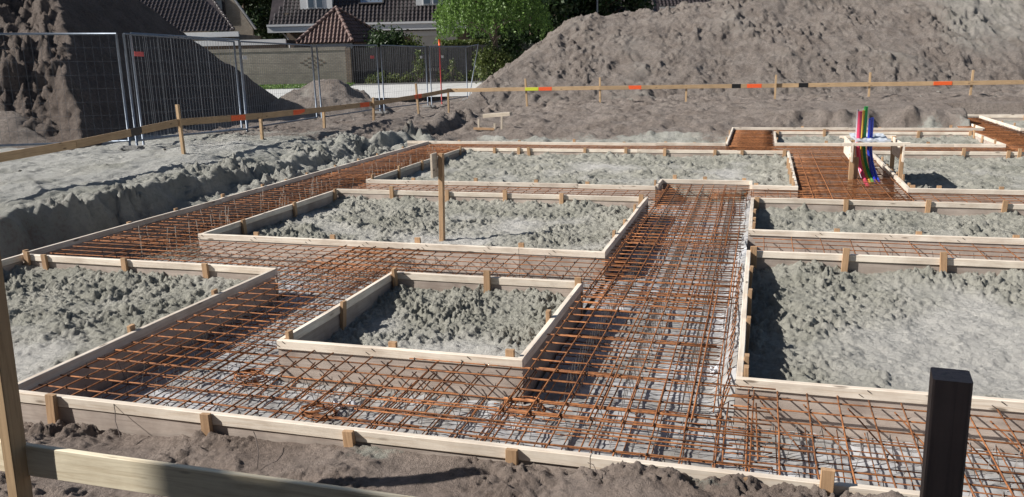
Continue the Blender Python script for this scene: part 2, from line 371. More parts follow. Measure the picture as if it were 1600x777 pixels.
# ------------------------------------------------------------ timber
def beam_mesh(L, w, h, seg=.35, wob=.0015, cham=.003):
    """bar along X from 0..L, width w (Y), height h (Z, centred), slightly crooked, chamfered"""
    n = max(1, int(L/seg)); vs = []; fs = []
    c = cham
    prof = [(-w/2+c, -h/2), (w/2-c, -h/2), (w/2, -h/2+c), (w/2, h/2-c), (w/2-c, h/2), (-w/2+c, h/2), (-w/2, h/2-c), (-w/2, -h/2+c)]
    for k in range(n+1):
        oy = rnd.uniform(-wob, wob); oz = rnd.uniform(-wob, wob)*.8; tw = rnd.uniform(-.01, .01)
        for (y, z) in prof: vs.append((L*k/n, y+oy-z*tw, z+oz+y*tw))
    for k in range(n):
        for j in range(8):
            a = k*8+j; b_ = k*8+(j+1) % 8; fs.append((a, b_, b_+8, a+8))
    fs.append(tuple(range(7, -1, -1))); fs.append(tuple(n*8+j for j in range(8)))
    fs = [tuple(reversed(f)) for f in fs]
    return vs, fs
def beam(name, p0, p1, w, h, m, parent=None, up=Vector((0, 0, 1)), **kw):
    """beam from p0 to p1 (centre line)"""
    p0 = Vector(p0); p1 = Vector(p1); d = p1-p0; L = d.length; x = d.normalized()
    y = up.cross(x).normalized(); z = x.cross(y)
    vs, fs = beam_mesh(L, w, h, **kw)
    o = meshobj(name, vs, fs, m, parent)
    R = Matrix((x, y, z)).transposed().to_4x4()
    base = parent.location if parent is not None else Vector((0, 0, 0))
    o.matrix_world = Matrix.Translation(p0-base) @ R
    o.matrix_basis = Matrix.Translation(p0-base) @ R
    return o
stake_meshes = []
for k in range(8):
    w, t, L = .052+.006*rnd.random(), .027, .50
    vs, fs = beam_mesh(L, w, t, seg=.5, wob=.001, cham=.0025)
    me = bpy.data.meshes.new('stake'); me.from_pydata(vs, [], fs); me.materials.append(M['stake']); stake_meshes.append(me)
def stake(parent, x, y, axis, side, top=None, big=1.0):
    """flat lath driven beside a board; axis = direction the board runs; side = which way the lath lies off the board face"""
    top = top if top is not None else rnd.choice((.012, .022, .03, .042, .06))
    o = bpy.data.objects.new('stake', stake_meshes[rnd.randrange(8)]); link(o, parent)
    # local X -> down, local Y (width) along board, local Z (thickness) across
    X = Vector((rnd.uniform(-.06, .06), rnd.uniform(-.06, .06), -1)).normalized()
    Yv = Vector((1, 0, 0)) if axis == 'x' else Vector((0, 1, 0))
    Z = X.cross(Yv).normalized(); Yv = Z.cross(X)
    R = Matrix((X, Yv, Z)).transposed().to_4x4()
    o.matrix_basis = Matrix.Translation(Vector((x, y, top))-parent.location) @ R @ Matrix.Diagonal((1, big, big, 1))
    return o
RT, RH, PT, PB = .036, .058, .018, -.34
def board(parent, a, b, axis, z=0, split=None):
    """rail on top of a thin panel. a,b = run start/end, at centre line; axis 'x': (x0,y)->(x1,y)"""
    cuts = [0.0]
    L = (Vector(b)-Vector(a)).length; ln = split or rnd.uniform(2.4, 3.9)
    while cuts[-1]+ln < L-.8: cuts.append(cuts[-1]+ln)
    cuts.append(L); d = (Vector(b)-Vector(a)).normalized()
    for k in range(len(cuts)-1):
        p = Vector(a)+d*(cuts[k]+(.002 if k else 0)); q = Vector(a)+d*(cuts[k+1]-.002)
        dz = z+(rnd.uniform(-.006, .002) if k else 0)
        beam('rail', (p.x, p.y, dz-RH/2), (q.x, q.y, dz-RH/2+rnd.uniform(-.003, .003)), RT, RH, M['rail'], parent, seg=.55, wob=.0026)
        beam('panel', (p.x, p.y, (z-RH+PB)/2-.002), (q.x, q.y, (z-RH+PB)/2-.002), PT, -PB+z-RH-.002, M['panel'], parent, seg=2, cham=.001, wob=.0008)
def nails(parent, x, y, axis):
    for k in (-1, 1):
        p = Vector((x+(.02*k if axis == 'x' else 0), y+(.02*k if axis == 'y' else 0), -.026+.012*k)); d = Vector((0, -1, 0)) if axis == 'x' else Vector((1, 0, 0))
        o = bpy.data.objects.new('nail', nail_me); link(o, parent); o.location = p-parent.location; o.rotation_euler = (.3*k, .6, 0)
nail_me = bpy.data.meshes.new('nail'); nail_me.from_pydata([(-.012, -.002, -.002), (.012, -.002, -.002), (.012, .002, -.002), (-.012, .002, -.002), (-.012, -.002, .002), (.012, -.002, .002), (.012, .002, .002), (-.012, .002, .002)], [], [(3, 2, 1, 0), (4, 5, 6, 7), (0, 1, 5, 4), (1, 2, 6, 5), (2, 3, 7, 6), (3, 0, 4, 7)]); nail_me.materials.append(M['darkwire'])
STK = {  # where the laths stand, read off board by board
 'left':  dict(back=[-6.56, -6.36, -5.46, -4.61], right=[4.40, 5.31], left=[5.0]),
 'small': dict(left=[4.50, 5.24, 6.13], back=[-2.04, -1.30], front=[-2.11, -1.36], right=[5.27]),
 'middle': dict(front=[-4.86, -4.0, -3.1, -2.07], left=[7.94, 9.03, 10.08], back=[-4.68, -3.89, -3.10, -2.36, -1.36], right=[8.0, 8.66, 9.42]),
 'far':   dict(left=[11.2, 12.17, 13.13, 15.05], back=[-4.84, -4.36, -4.17, -3.09, -2.33, -1.63, -.75, -.29, .42], front=[-4.77, -3.82, -2.94, -2.22], right=[11.4, 11.8, 12.3, 12.8, 13.4, 14.2]),
 'right': dict(left=[4.50, 4.74, 5.47, 6.08, 6.84], back=[-.01, .75, 1.50, 2.3], front=[1.9]),
 'right2': dict(left=[8.50, 9.0, 9.43], back=[.0, .99, 1.86, 2.63], front=[.75, 1.47, 2.28]),
 'right3': dict(left=[11.6, 12.1, 12.6, 13.1, 13.6, 14.2], back=[3.25, 3.91, 4.07], front=[1.86, 2.16, 2.85]),
 'back':  dict(back=[.36, 1.30, 3.12, 4.07], front=[1.19, 2.92], right=[17.15, 18.1, 18.8], left=[17.4]),
 'corner': dict(left=[20.5, 21.5, 22.6], back=[6.2, 7.2], front=[5.6, 6.6])}
LBL = {
 'left': 'timber formwork frame round the sand bay at the left edge behind the thick near post',
 'small': 'smallest square timber formwork frame in the middle foreground round a bay of crumbly sand',
 'middle': 'long timber formwork frame with the tall upright post standing in its sand',
 'far': 'wide timber formwork frame behind the frame holding the tall post',
 'right': 'large formwork frame on the right round the bay behind the black post',
 'right2': 'narrow formwork frame on the right, second back from the black post',
 'right3': 'formwork frame on the right just behind the coloured conduit stand',
 'back': 'shallow formwork frame at the back behind the coloured conduits',
 'corner': 'farthest formwork frame in the upper right corner beyond the rusty trench'}
GRP = 'timber formwork frames round the sand bays'
for nm, (x0, x1, y0, y1) in BOX.items():
    r = empty('formwork', LBL[nm], 'formwork', (x0, y0, -.305), GRP)
    t = RT/2; zf = rnd.uniform(-.002, .002)
    if nm == 'far':
        nx0, nx1, ny = NOTCH
        board(r, (x0, y0+t, 0), (nx0, y0+t, 0), 'x', zf); board(r, (nx1, y0+.2+t, 0), (x1, y0+.2+t, 0), 'x', zf)
        board(r, (nx0+t, y0+RT, 0), (nx0+t, ny+.0, 0), 'y', zf+.001); board(r, (nx1-t, y0+.2+RT, 0), (nx1-t, ny, 0), 'y', zf+.001)
        board(r, (nx0, ny+t+.001, 0), (nx1, ny+t+.001, 0), 'x', zf+.003)
        for xx in (-1.11, -.70, -.18): stake(r, xx, ny+RT+.016, 'x', 1)
        stake(r, -.02, y0+.2+RT+.016, 'x', 1); stake(r, nx0-.018, y0+RT+.12, 'y', 1, .05)
    else:
        board(r, (x0, y0+t, 0), (x1, y0+t, 0), 'x', zf)
    board(r, (x0, y1-t, 0), (x1, y1-t, 0), 'x', zf)
    ya = y0+RT+(.2 if nm == 'far' else 0)
    board(r, (x0+t, y0+RT+.001, 0), (x0+t, y1-RT-.001, 0), 'y', zf-.002)
    board(r, (x1-t, ya+.001, 0), (x1-t, y1-RT-.001, 0), 'y', zf-.002)
    s = STK[nm]; o_ = RT+.0155
    if nm in ('small', 'middle', 'right', 'right2', 'far', 'left'):
        for v in np.arange(x0+.03, x1 if x1 < 2 else 2.4, .62): nails(r, float(v), y0-.003, 'x')
    for v in s.get('back', ()): stake(r, v, y1-o_, 'x', -1)
    for v in s.get('front', ()): stake(r, v, y0+o_, 'x', 1, rnd.uniform(.025, .05))
    for v in s.get('left', ()): stake(r, x0+o_, v, 'y', 1)
    for v in s.get('right', ()): stake(r, x1-o_, v, 'y', -1)
# outer edge boards
def edge(label, a, b, axis, outs, off, z=0):
    r = empty('edge_formwork', label, 'formwork', (a[0], a[1], -.305), 'outer edge boards of the foundation')
    board(r, (a[0], a[1], 0), (b[0], b[1], 0), axis, z)
    for v in outs:
        if isinstance(v, tuple): v, tp = v
        else: tp = None
        if axis == 'x': stake(r, v, a[1]+off, 'x', 1, tp)
        else: stake(r, a[0]+off, v, 'y', 1, tp)
    return r
off = RT/2+.0155
edge('front edge board of the foundation running along the whole foreground soil', (-3.955, 3.35), (4.2, 3.35), 'x', [(-3.57, .02), (-2.61, .01), (-1.82, .005), (-1.01, .005), (-.0, .0), (.32, .075), 1.2, 2.2], -off, .001)
edge('outer board along the left trench below the sandy bank', (-6.67, 6.14), (-6.67, 16.44), 'y', [6.2, 7.6, 8.4, 9.34, 10.27, 10.89, 11.5, 12.42, 13.27, 14.04, 15.2], -off)
edge('outer board along the back of the far formwork frame', (-7.15, 16.47), (-.62, 16.47), 'x', [-4.7, -3.56, -2.56, -1.75, -1.2, -6.0], off, .003)
edge('short outer board beside the rusty back trench', (-.60, 16.50), (-.60, 19.88), 'y', [17.3, 18.7], -off, -.001)
edge('outer board behind the shallow back formwork frame', (-.62, 19.90), (4.51, 19.90), 'x', [.9, 2.5, 3.9], off, .003)
edge('outer board stepping back at the upper right beside the brown bank', (4.53, 19.93), (4.53, 23.82), 'y', [20.6, 21.5, 22.4, 23.2], -off, -.001)
edge('farthest outer board in the upper right corner under the tall heap', (4.2, 23.84), (9.0, 23.84), 'x', [5.0, 6.3, 7.5], off, .003)

# ------------------------------------------------------------ reinforcement
def bar_mesh():
    r, n, k = .0043, 4, 5; vs = []; fs = []
    for i in range(n+1):
        oy = rnd.uniform(-.0024, .0024); oz = rnd.uniform(-.002, .002)
        for j in range(k):
            a = 2*math.pi*j/k; vs.append((i/n, r*math.cos(a)+oy, r*math.sin(a)+oz))
    for i in range(n):
        for j in range(k): fs.append((i*k+j, i*k+(j+1) % k, (i+1)*k+(j+1) % k, (i+1)*k+j))
    fs.append(tuple(range(k-1, -1, -1))); fs.append(tuple(n*k+j for j in range(k)))
    fs = [tuple(reversed(f)) for f in fs]
    me = bpy.data.meshes.new('bar'); me.from_pydata(vs, [], fs); me.materials.append(M['rebar'])
    me.polygons.foreach_set('use_smooth', [True]*len(me.polygons)); return me
bars = [bar_mesh() for _ in range(7)]
def put_bar(parent, p, q, thick=1.0):
    o = bpy.data.objects.new('bar', bars[rnd.randrange(7)]); C.objects.link(o); o.parent = parent
    d = Vector(q)-Vector(p); L = d.length; x = d.normalized(); y = Vector((0, 0, 1)).cross(x)
    if y.length < 1e-3: y = Vector((0, 1, 0))
    y.normalize(); z = x.cross(y)
    o.matrix_basis = Matrix.Translation(Vector(p)-parent.location) @ Matrix((x, y, z)).transposed().to_4x4() @ Matrix.Diagonal((L, thick, thick, 1))
    return o
def sheet(label, x0, x1, y0, y1, z, sx=.15, sy=.15, jit=.008, over='x', phase=(.04, .04), thick=1.0, group=None, dbl=0):
    r = empty('rebar_mesh', label, 'rebar mesh', ((x0+x1)/2, (y0+y1)/2, z), group or 'welded reinforcement mesh sheets')
    dz = .0095 if over == 'x' else -.0095
    yy = y0+phase[1]
    while yy < y1-.01:
        a, b_ = x0+rnd.uniform(-jit, jit)*3, x1+rnd.uniform(-jit, jit)*3
        put_bar(r, (a, yy+rnd.uniform(-jit, jit), z+dz/2+rnd.uniform(-.003, .003)), (b_, yy+rnd.uniform(-jit, jit), z+dz/2+rnd.uniform(-.003, .003)), thick)
        if rnd.random() < dbl:
            yd = yy+.02+.02*rnd.random(); put_bar(r, (a+.2*rnd.random(), yd, z+dz), (b_-.3*rnd.random(), yd+rnd.uniform(-.02, .02), z+dz), thick)
        yy += sy
    xx = x0+phase[0]
    while xx < x1-.01:
        put_bar(r, (xx+rnd.uniform(-jit, jit), y0+rnd.uniform(-jit, jit)*3, z-dz/2), (xx+rnd.uniform(-jit, jit), y1+rnd.uniform(-jit, jit)*3, z-dz/2+rnd.uniform(-.004, .004)), thick)
        if rnd.random() < dbl:
            xd = xx+.02+.015*rnd.random(); put_bar(r, (xd, y0+.2*rnd.random(), z-dz), (xd+rnd.uniform(-.02, .02), y1-.3*rnd.random(), z-dz), thick)
        xx += sx
    if y0 < 6.5 and z > -.15:                   # twisted tie wires at some of the crossings
        vs = []; fs = []
        for yy in np.arange(y0+phase[1], y1-.01, sy):
            for xx in np.arange(x0+phase[0], x1-.01, sx):
                if rnd.random() < .55:
                    cx, cy, cz = xx-r.location.x, yy-r.location.y, .006; e_ = .0068; i = len(vs); ax_, ay_ = rnd.uniform(-.02, .02), rnd.uniform(-.02, .02)
                    vs += [(cx-e_, cy, cz), (cx, cy-e_, cz), (cx+e_, cy, cz), (cx, cy+e_, cz), (cx, cy, cz+e_), (cx, cy, cz-e_*1.6), (cx+ax_, cy+ay_, cz+.016), (cx+ax_+.002, cy+ay_+.002, cz+.014)]
                    fs += [(i, i+1, i+4), (i+1, i+2, i+4), (i+2, i+3, i+4), (i+3, i, i+4), (i+1, i, i+5), (i+2, i+1, i+5), (i+3, i+2, i+5), (i, i+3, i+5), (i+4, i+6, i+7), (i+2, i+6, i+4)]
        if fs: tag(meshobj('tie_wire', vs, fs, M['darkwire'], r), kind='stuff')
    return r
def spacers(parent, x0, x1, y0, y1, zt, zb, along, step=.55):
    """zig-zag wire ladders that carry the top mesh, joined"""
    vs = []; fs = []; r = .0022
    def seg(p, q):
        p = Vector(p); q = Vector(q); d = (q-p).normalized(); a = d.cross(Vector((.3, .5, .8))).normalized()*r; b_ = d.cross(a); i = len(vs)
        for c in (p, q):
            for k in range(3):
                an = k*2.094; vs.append(tuple(c+a*math.cos(an)+b_*math.sin(an)-parent.location))
        for k in range(3): fs.append((i+k, i+(k+1) % 3, i+3+(k+1) % 3, i+3+k))
    if along == 'x':
        rows = np.arange(y0+.18, y1-.1, step)
        for y in rows:
            x = x0+.05; k = 0; y += rnd.uniform(-.04, .04)
            while x < x1-.1:
                seg((x, y-.03, zb), (x+.05, y, zt)); seg((x+.05, y, zt), (x+.10, y+.03, zb)); x += .10+.02*rnd.random()
            seg((x0, y-.03, zb), (x1, y-.03, zb)); seg((x0, y+.03, zb), (x1, y+.03, zb))
    else:
        for x in np.arange(x0+.18, x1-.1, step):
            y = y0+.05; x += rnd.uniform(-.04, .04)
            while y < y1-.1:
                seg((x-.03, y, zb), (x, y+.05, zt)); seg((x, y+.05, zt), (x+.03, y+.10, zb)); y += .10+.02*rnd.random()
            seg((x-.03, y0, zb), (x-.03, y1, zb)); seg((x+.03, y0, zb), (x+.03, y1, zb))
    return tag(meshobj('spacer_wire', vs, fs, M['wire'], parent), kind='stuff')
ZT, ZB = -.058, -.25
TOPG = 'top layer reinforcement mesh sheets'; BOTG = 'bottom layer reinforcement mesh sheets'
# front trench
e = sheet('rusty top mesh over the left end of the front trench beside the left sand bay', -3.90, -1.55, 3.385, 4.41, ZT, .137, .15, group=TOPG, over='y', thick=1.12)
spacers(e, -3.9, -1.6, 3.4, 4.4, ZT-.01, -.285, 'x', .45)
e = sheet('rusty top mesh lapped over the crossing in front of the small square frame', -1.95, .12, 3.385, 4.40, ZT+.020, .15, .15, phase=(.02, .10), group=TOPG, dbl=.3)
spacers(e, -1.9, .1, 3.4, 4.4, ZT, -.285, 'x', .45)
e = sheet('rusty top mesh of the front trench behind the black post', -.10, 4.0, 3.385, 4.40, ZT, .15, .15, phase=(.10, .06), group=TOPG, over='y', thick=1.1)
spacers(e, -.1, 3.5, 3.4, 4.4, ZT-.01, -.285, 'x', .42)
sheet('bottom mesh of the front trench left of the crossing', -3.88, -1.3, 3.39, 4.40, ZB, .15, .15, group=BOTG, thick=.8, phase=(.1, .1))
sheet('bottom mesh of the front trench right of the crossing', -1.4, 4.0, 3.39, 4.40, ZB+.01, .15, .15, group=BOTG, thick=.8, phase=(.05, .02))
# slanting side bars hooked down the small frame board (seen as pairs under the rail)
r = empty('hook_bars', 'row of short slanting hook bars under the front rail of the small square frame', 'rebar', (-2.1, 4.38, -.1), 'short bent hook bars')
for k in range(12):
    x = -2.84+k*.135
    put_bar(r, (x-.02, 4.12, -.265), (x+.11, 4.38, -.11))
r = empty('hook_bars', 'row of short slanting hook bars below the front rail of the large right frame', 'rebar', (1.1, 4.38, -.1), 'short bent hook bars')
for k in range(11):
    x = .06+k*.22
    put_bar(r, (x, 4.38, -.10), (x+.22, 4.14, -.265)); 
# trench between left bay and small frame
e = sheet('top mesh in the trench between the left sand bay and the small square frame', -3.86, -2.92, 3.95, 7.16, ZT+.018, .15, .15, phase=(.06, .03), group=TOPG, over='y', thick=1.1)
spacers(e, -3.86, -2.95, 4.4, 7.1, ZT, -.285, 'y', .4)
sheet('bottom mesh between the left sand bay and the small square frame', -3.86, -2.92, 4.4, 7.16, ZB, .15, .15, group=BOTG)
# row behind left bay / small frame
e = sheet('top mesh of the cross trench behind the left sand bay', -6.60, -3.35, 6.16, 7.17, ZT, .15, .15, phase=(.05, .05), group=TOPG)
spacers(e, -6.5, -3.4, 6.2, 7.15, ZT-.01, -.285, 'x', .4)
e = sheet('top mesh of the cross trench between the small square frame and the long frame', -3.7, -1.0, 6.24, 7.17, ZT+.012, .15, .15, phase=(.1, .09), group=TOPG, dbl=.25)
spacers(e, -3.5, -1.2, 6.25, 7.15, ZT, -.285, 'x', .4)
sheet('bottom mesh of the cross trench behind the small square frame', -6.5, -1.1, 6.24, 7.17, ZB, .15, .15, group=BOTG)
# wide trench
e = sheet('nearest top mesh in the wide trench between the small frame and the large right frame', -1.24, -.16, 3.75, 6.35, ZT+.030, .155, .15, phase=(.03, .04), group=TOPG, dbl=.3, over='y', thick=1.1)
spacers(e, -1.2, -.15, 4.4, 6.5, ZT+.01, -.285, 'y', .33)
e = sheet('middle top mesh in the wide trench beside the long frame', -1.26, -.12, 5.9, 8.75, ZT+.012, .15, .15, phase=(.05, .11), group=TOPG, dbl=.12, over='y', thick=1.15)
spacers(e, -1.2, -.15, 6.5, 8.7, ZT, -.285, 'y', .33)
e = sheet('farthest top mesh in the wide trench running into the notch of the wide frame', -1.25, -.12, 7.9, 11.62, ZT, .15, .14, phase=(.08, .02), group=TOPG, dbl=.15, over='y', thick=1.1)
spacers(e, -1.2, -.15, 8.7, 11.5, ZT-.01, -.285, 'y', .33)
sheet('bottom mesh in the near half of the wide trench', -1.25, -.12, 4.4, 7.9, ZB, .15, .15, group=BOTG)
sheet('bottom mesh in the far half of the wide trench', -1.25, -.12, 7.7, 11.6, ZB+.01, .15, .2, group=BOTG)
# side mesh standing against the large right frame
r = empty('side_mesh', 'mesh standing upright against the left side of the large right frame', 'rebar mesh', (-.10, 5.5, -.2), None)
for k in range(20): put_bar(r, (-.10, 4.45+k*.15, -.07), (-.17, 4.40+k*.15, -.29))
for zz in (-.10, -.2): put_bar(r, (-.12+zz*.3, 4.4, zz), (-.12+zz*.3, 7.5, zz))
r = empty('column_cage', 'dense rusty starter cage at the right of the wide trench beside the notch', 'rebar cage', (-.35, 10.9, -.2))
for k in range(7):
    put_bar(r, (-.55+.07*k, 10.5, -.05), (-.55+.07*k, 10.5, -.3)); put_bar(r, (-.55, 10.42+.1*k, -.03), (-.12, 10.42+.1*k, -.03)); put_bar(r, (-.55+.07*k, 10.4, -.045), (-.55+.07*k, 11.2, -.045))
# rows on the right
e = sheet('top mesh in the trench between the two right frames', -.02, 3.9, 7.56, 8.39, ZT, .26, .17, phase=(.1, .05), group=TOPG, over='y', thick=1.1)
sheet('bottom mesh in the trench between the two right frames', -.02, 3.9, 7.56, 8.39, ZB, .2, .14, phase=(.02, .05), group=BOTG)
spacers(e, -.0, 3.6, 7.6, 8.35, ZT-.01, -.285, 'x', .3)
# middle/far row
e = sheet('top mesh in the narrow trench between the long frame and the wide frame', -5.5, -1.2, 10.25, 11.05, ZT, .15, .14, phase=(.1, .05), group=TOPG)
spacers(e, -5.4, -1.3, 10.3, 11.0, ZT-.01, -.285, 'x', .3)
sheet('bottom mesh in the narrow trench between the long frame and the wide frame', -5.5, -1.2, 10.25, 11.05, ZB, .15, .15, group=BOTG)
sheet('top mesh in the narrow trench behind the second right frame', -.15, 4.2, 10.37, 11.28, ZT, .15, .12, phase=(.1, .05), group=TOPG)
# left trench
e = sheet('near dense top mesh along the left trench', -6.60, -5.58, 6.9, 11.9, ZT+.008, .2, .15, phase=(.08, .03), group=TOPG, over='y')
spacers(e, -6.55, -5.6, 7.2, 11.8, ZT, -.285, 'y', .3)
e = sheet('far dense top mesh along the left trench', -6.60, -5.58, 11.6, 16.38, ZT, .2, .15, phase=(.05, .03), group=TOPG)
sheet('bottom mesh along the near half of the left trench', -6.60, -5.58, 7.2, 11.9, ZB, .15, .15, group=BOTG)
sheet('bottom mesh along the far half of the left trench', -6.60, -5.58, 11.8, 16.38, ZB, .15, .15, group=BOTG)
M['palewire'] = flat('bright_spacer_wire', (.42, .38, .34), .4, .4, .2, 40, 0)
r = empty('wire_pins', 'pale wire pins standing up between the bars of the left trench', 'wire pins', (-6.1, 11, -.2)); vs = []; fs = []
for k in range(110):
    x = rnd.uniform(-6.5, -5.65); y = rnd.uniform(7, 16.2); h_ = rnd.uniform(-.06, .035); i = len(vs); lx = rnd.uniform(-.05, .05); w_ = .004
    for (dx, dy) in ((-w_, -w_), (w_, -w_), (0, w_)): vs.append((x+dx+6.1, y+dy-11, -.28+.2))
    for (dx, dy) in ((-w_, -w_), (w_, -w_), (0, w_)): vs.append((x+dx+lx+6.1, y+dy-11, h_+.2))
    for q in range(3): fs.append((i+q, i+(q+1) % 3, i+3+(q+1) % 3, i+3+q))
tag(meshobj('pins', vs, fs, M['palewire'], r), kind='stuff')
# trench with the conduits
e = sheet('dense rusty top mesh in the trench under the conduit stand', .53, 1.78, 10.45, 15.45, ZT+.012, .22, .13, phase=(.12, .03), group=TOPG, over='y', thick=1.35)
sheet('dense bottom mesh in the trench under the conduit stand', .53, 1.78, 10.45, 15.45, ZB+.10, .2, .11, group=BOTG)
# back row, right part
sheet('top mesh in the back trench behind the wide frame', -6.5, .3, 15.33, 16.42, ZT, .17, .10, group=TOPG)
sheet('bottom mesh in the back trench behind the wide frame', -6.5, .3, 15.33, 16.42, ZB+.1, .17, .10, group=BOTG)
sheet('top mesh in the back trench behind the conduit stand', .2, 5.0, 15.5, 16.58, ZT, .2, .09, group=TOPG)
sheet('top mesh in the short rusty trench left of the shallow back frame', -.56, .25, 16.4, 19.85, ZT, .14, .075, group=TOPG)
sheet('bottom mesh in the short rusty trench left of the shallow back frame', -.56, .25, 16.4, 19.85, ZB+.12, .14, .075, group=BOTG)
sheet('top mesh behind the shallow back frame', .3, 4.5, 19.0, 19.85, ZT, .25, .09, group=TOPG)
sheet('top mesh in the rusty trench at the upper right', 4.2, 5.16, 15.6, 23.4, ZT, .18, .085, group=TOPG)
sheet('bottom mesh in the rusty trench at the upper right', 4.2, 5.16, 15.6, 23.4, ZB+.12, .18, .085, group=BOTG)
sheet('top mesh right of the rusty upper right trench', 5.2, 7.5, 15.6, 19.8, ZT, .25, .10, group=TOPG)

# plastic foil on the trench floors
def foil(label, x0, x1, y0, y1, res, seed, lipx=(), dirt=0):
    def f(x, y):
        z = -.296 + .016*ridge(x*3.1, y*3.1, seed, 3)*.6 + .010*ridge(x*9, y*7, seed+5, 2) + .006*gn(x*25, y*25, seed+7)
        if 'r' in lipx: z = z + .20*ss(x1-.16, x1, x)*ss(y0+.02, y0+.4, y)*(.6+.8*np.abs(gn(y*1.5, x, seed+9)))
        if 'l' in lipx: z = z + .10*ss(x0+.12, x0, x)*(.4+.9*np.abs(gn(y*1.5, x, seed+8)))
        return z
    o = grid_obj('plastic_foil', x0, x1, y0, y1, res, f, lambda x, y: x*0, M['foil'])
    return tag(o, label, 'plastic foil', 'plastic foil lining the trench floors')
foil('crumpled dusty foil on the floor of the front trench under the mesh', -3.9, 4.2, 3.385, 4.42, .025, 201)
foil('crumpled foil lining the floor of the wide trench and lapping up its right side', -1.26, -.075, 4.385, 11.6, .026, 211, 'r')
foil('dusty foil on the trench floor between the left sand bay and the small frame', -3.88, -2.92, 4.385, 6.25, .026, 221)
foil('dusty foil on the floor of the cross trench before the long frame', -6.0, -1.3, 6.23, 7.19, .03, 231)
foil('dusty foil on the floor of the trench between the two right frames', -.02, 3.6, 7.56, 8.39, .04, 241)
foil('dusty foil on the floor of the narrow trench behind the long frame', -5.4, -1.2, 10.26, 11.06, .045, 251)

# ------------------------------------------------------------ site timber: batter boards, posts, near planks
def paint(name, col, rough=.55): 
    if name not in M: M[name] = flat(name, col, rough, 0, .12, 40, 0)
    return M[name]
paint('orange_paint', (.85, .13, .03)); paint('red_paint', (.88, .12, .03)); paint('yellow_paint', (.62, .66, .05)); paint('black_tape', (.012, .012, .014), .4)
def batter(label, pts, posts, marks, axis):
    """profile rail on posts; pts = rail top edge stations, marks sit 2 mm proud"""
    r = empty('batter_board', label, 'batter board', tuple(Vector(pts[0])-Vector((0, 0, .7))))
    for k in range(len(pts)-1):
        a, b = Vector(pts[k]), Vector(pts[k+1]); s = .004*(k % 2)
        off_ = Vector((s, 0, 0)) if axis == 'y' else Vector((0, -s, 0))
        d = (b-a).normalized()
        beam('rail', a-Vector((0, 0, .058))+off_+d*.002, b-Vector((0, 0, .058))+off_, .022, .115, M['batten'], r, seg=.8, wob=.003)
    for (x, y, zb, zt, lean) in posts:
        beam('post', (x, y, zb-.25), (x+lean, y, zt), .055, .05, M['batten'], r, up=Vector((0, 1, 0)), seg=.6, wob=.002)
    for (p, q, m, hh) in marks:
        beam('paint_mark' if m != 'black_tape' else 'tape_band', Vector(p)-Vector((0, 0, .058)), Vector(q)-Vector((0, 0, .058)), .034, hh, M[m], r, seg=9, wob=0, cham=.001)
    return r
LX = -9.4
left_pts = [(-8.75, 4.5, .62), (-9.2, 9.6, .70), (LX, 12.1, .80), (LX, 14.6, .725), (LX, 17.1, .685), (LX, 19.5, .66), (LX, 22.5, .685), (LX, 25.2, .735)]
def onrail(px, py, ax_):                        # mark positions along a rail
    if ax_ == 'y': 
        d = RM @ Vector(((px-800)/1311.88, -(py-388.5)/1311.88, -1)); t = LX/d.x; yy = d.y*t
        for a, b in zip(left_pts, left_pts[1:]):
            if a[1] <= yy <= b[1]:
                f = (yy-a[1])/(b[1]-a[1]); return Vector((a[0]+(b[0]-a[0])*f, yy, a[2]+(b[2]-a[2])*f))
        return Vector((LX, yy, .7))
    v = onY(px, py, 25.4); 
    for a, b in zip(right_pts, right_pts[1:]):
        if a[0] <= v.x <= b[0]:
            f = (v.x-a[0])/(b[0]-a[0]); return Vector((v.x, a[1]+(b[1]-a[1])*f, a[2]+(b[2]-a[2])*f))
    return v
right_pts = [(-9.4, 25.22, .735), (-4.72, 25.5, .75), (.35, 25.75, .75), (5.4, 26.0, .755), (9.5, 26.2, .76)]
batter('long timber profile rail on stakes receding along the left side of the pit', left_pts,
       [(LX+.035, 12.1, .27, 1.04, -.03), (LX-.04, 14.6, .19, .66, 0), (LX-.04, 17.1, .20, .62, .02), (LX+.035, 19.5, .08, .76, .03), (LX+.035, 22.5, .06, .99, -.06), (LX-.04, 25.1, -.10, .74, 0)],
       [(onrail(195, 210, 'y'), onrail(214, 208, 'y'), 'black_tape', .122), (onrail(360, 183, 'y'), onrail(382, 180, 'y'), 'orange_paint', .10), (onrail(457, 174, 'y'), onrail(475, 171, 'y'), 'red_paint', .10),
        (onrail(562, 160, 'y'), onrail(576, 158, 'y'), 'red_paint', .112), (onrail(647, 149, 'y'), onrail(658, 147, 'y'), 'red_paint', .118)], 'y')
batter('long timber profile rail on stakes across the back in front of the big sand heap', right_pts,
       [(-6.95, 25.42, .08, 1.0, -.06), (-4.7, 25.54, .09, 1.0, -.01), (-2.15, 25.68, .2, .70, 0), (.36, 25.7, .28, 1.0, .01), (2.9, 25.92, .29, 1.02, 0), (5.5, 26.05, .37, 1.04, .02), (8.4, 26.2, .35, 1.0, 0)],
       [(onrail(821, 135, 'x'), onrail(841, 135, 'x'), 'yellow_paint', .10), (onrail(842, 135, 'x'), onrail(862, 135, 'x'), 'red_paint', .108), (onrail(981, 134, 'x'), onrail(1001, 134, 'x'), 'red_paint', .112),
        (onrail(1143, 131, 'x'), onrail(1157, 131, 'x'), 'black_tape', .122), (onrail(1167, 131, 'x'), onrail(1190, 131, 'x'), 'red_paint', .112), (onrail(1249, 130, 'x'), onrail(1264, 130, 'x'), 'black_tape', .122),
        (onrail(1465, 127, 'x'), onrail(1495, 127, 'x'), 'orange_paint', .10)], 'x')
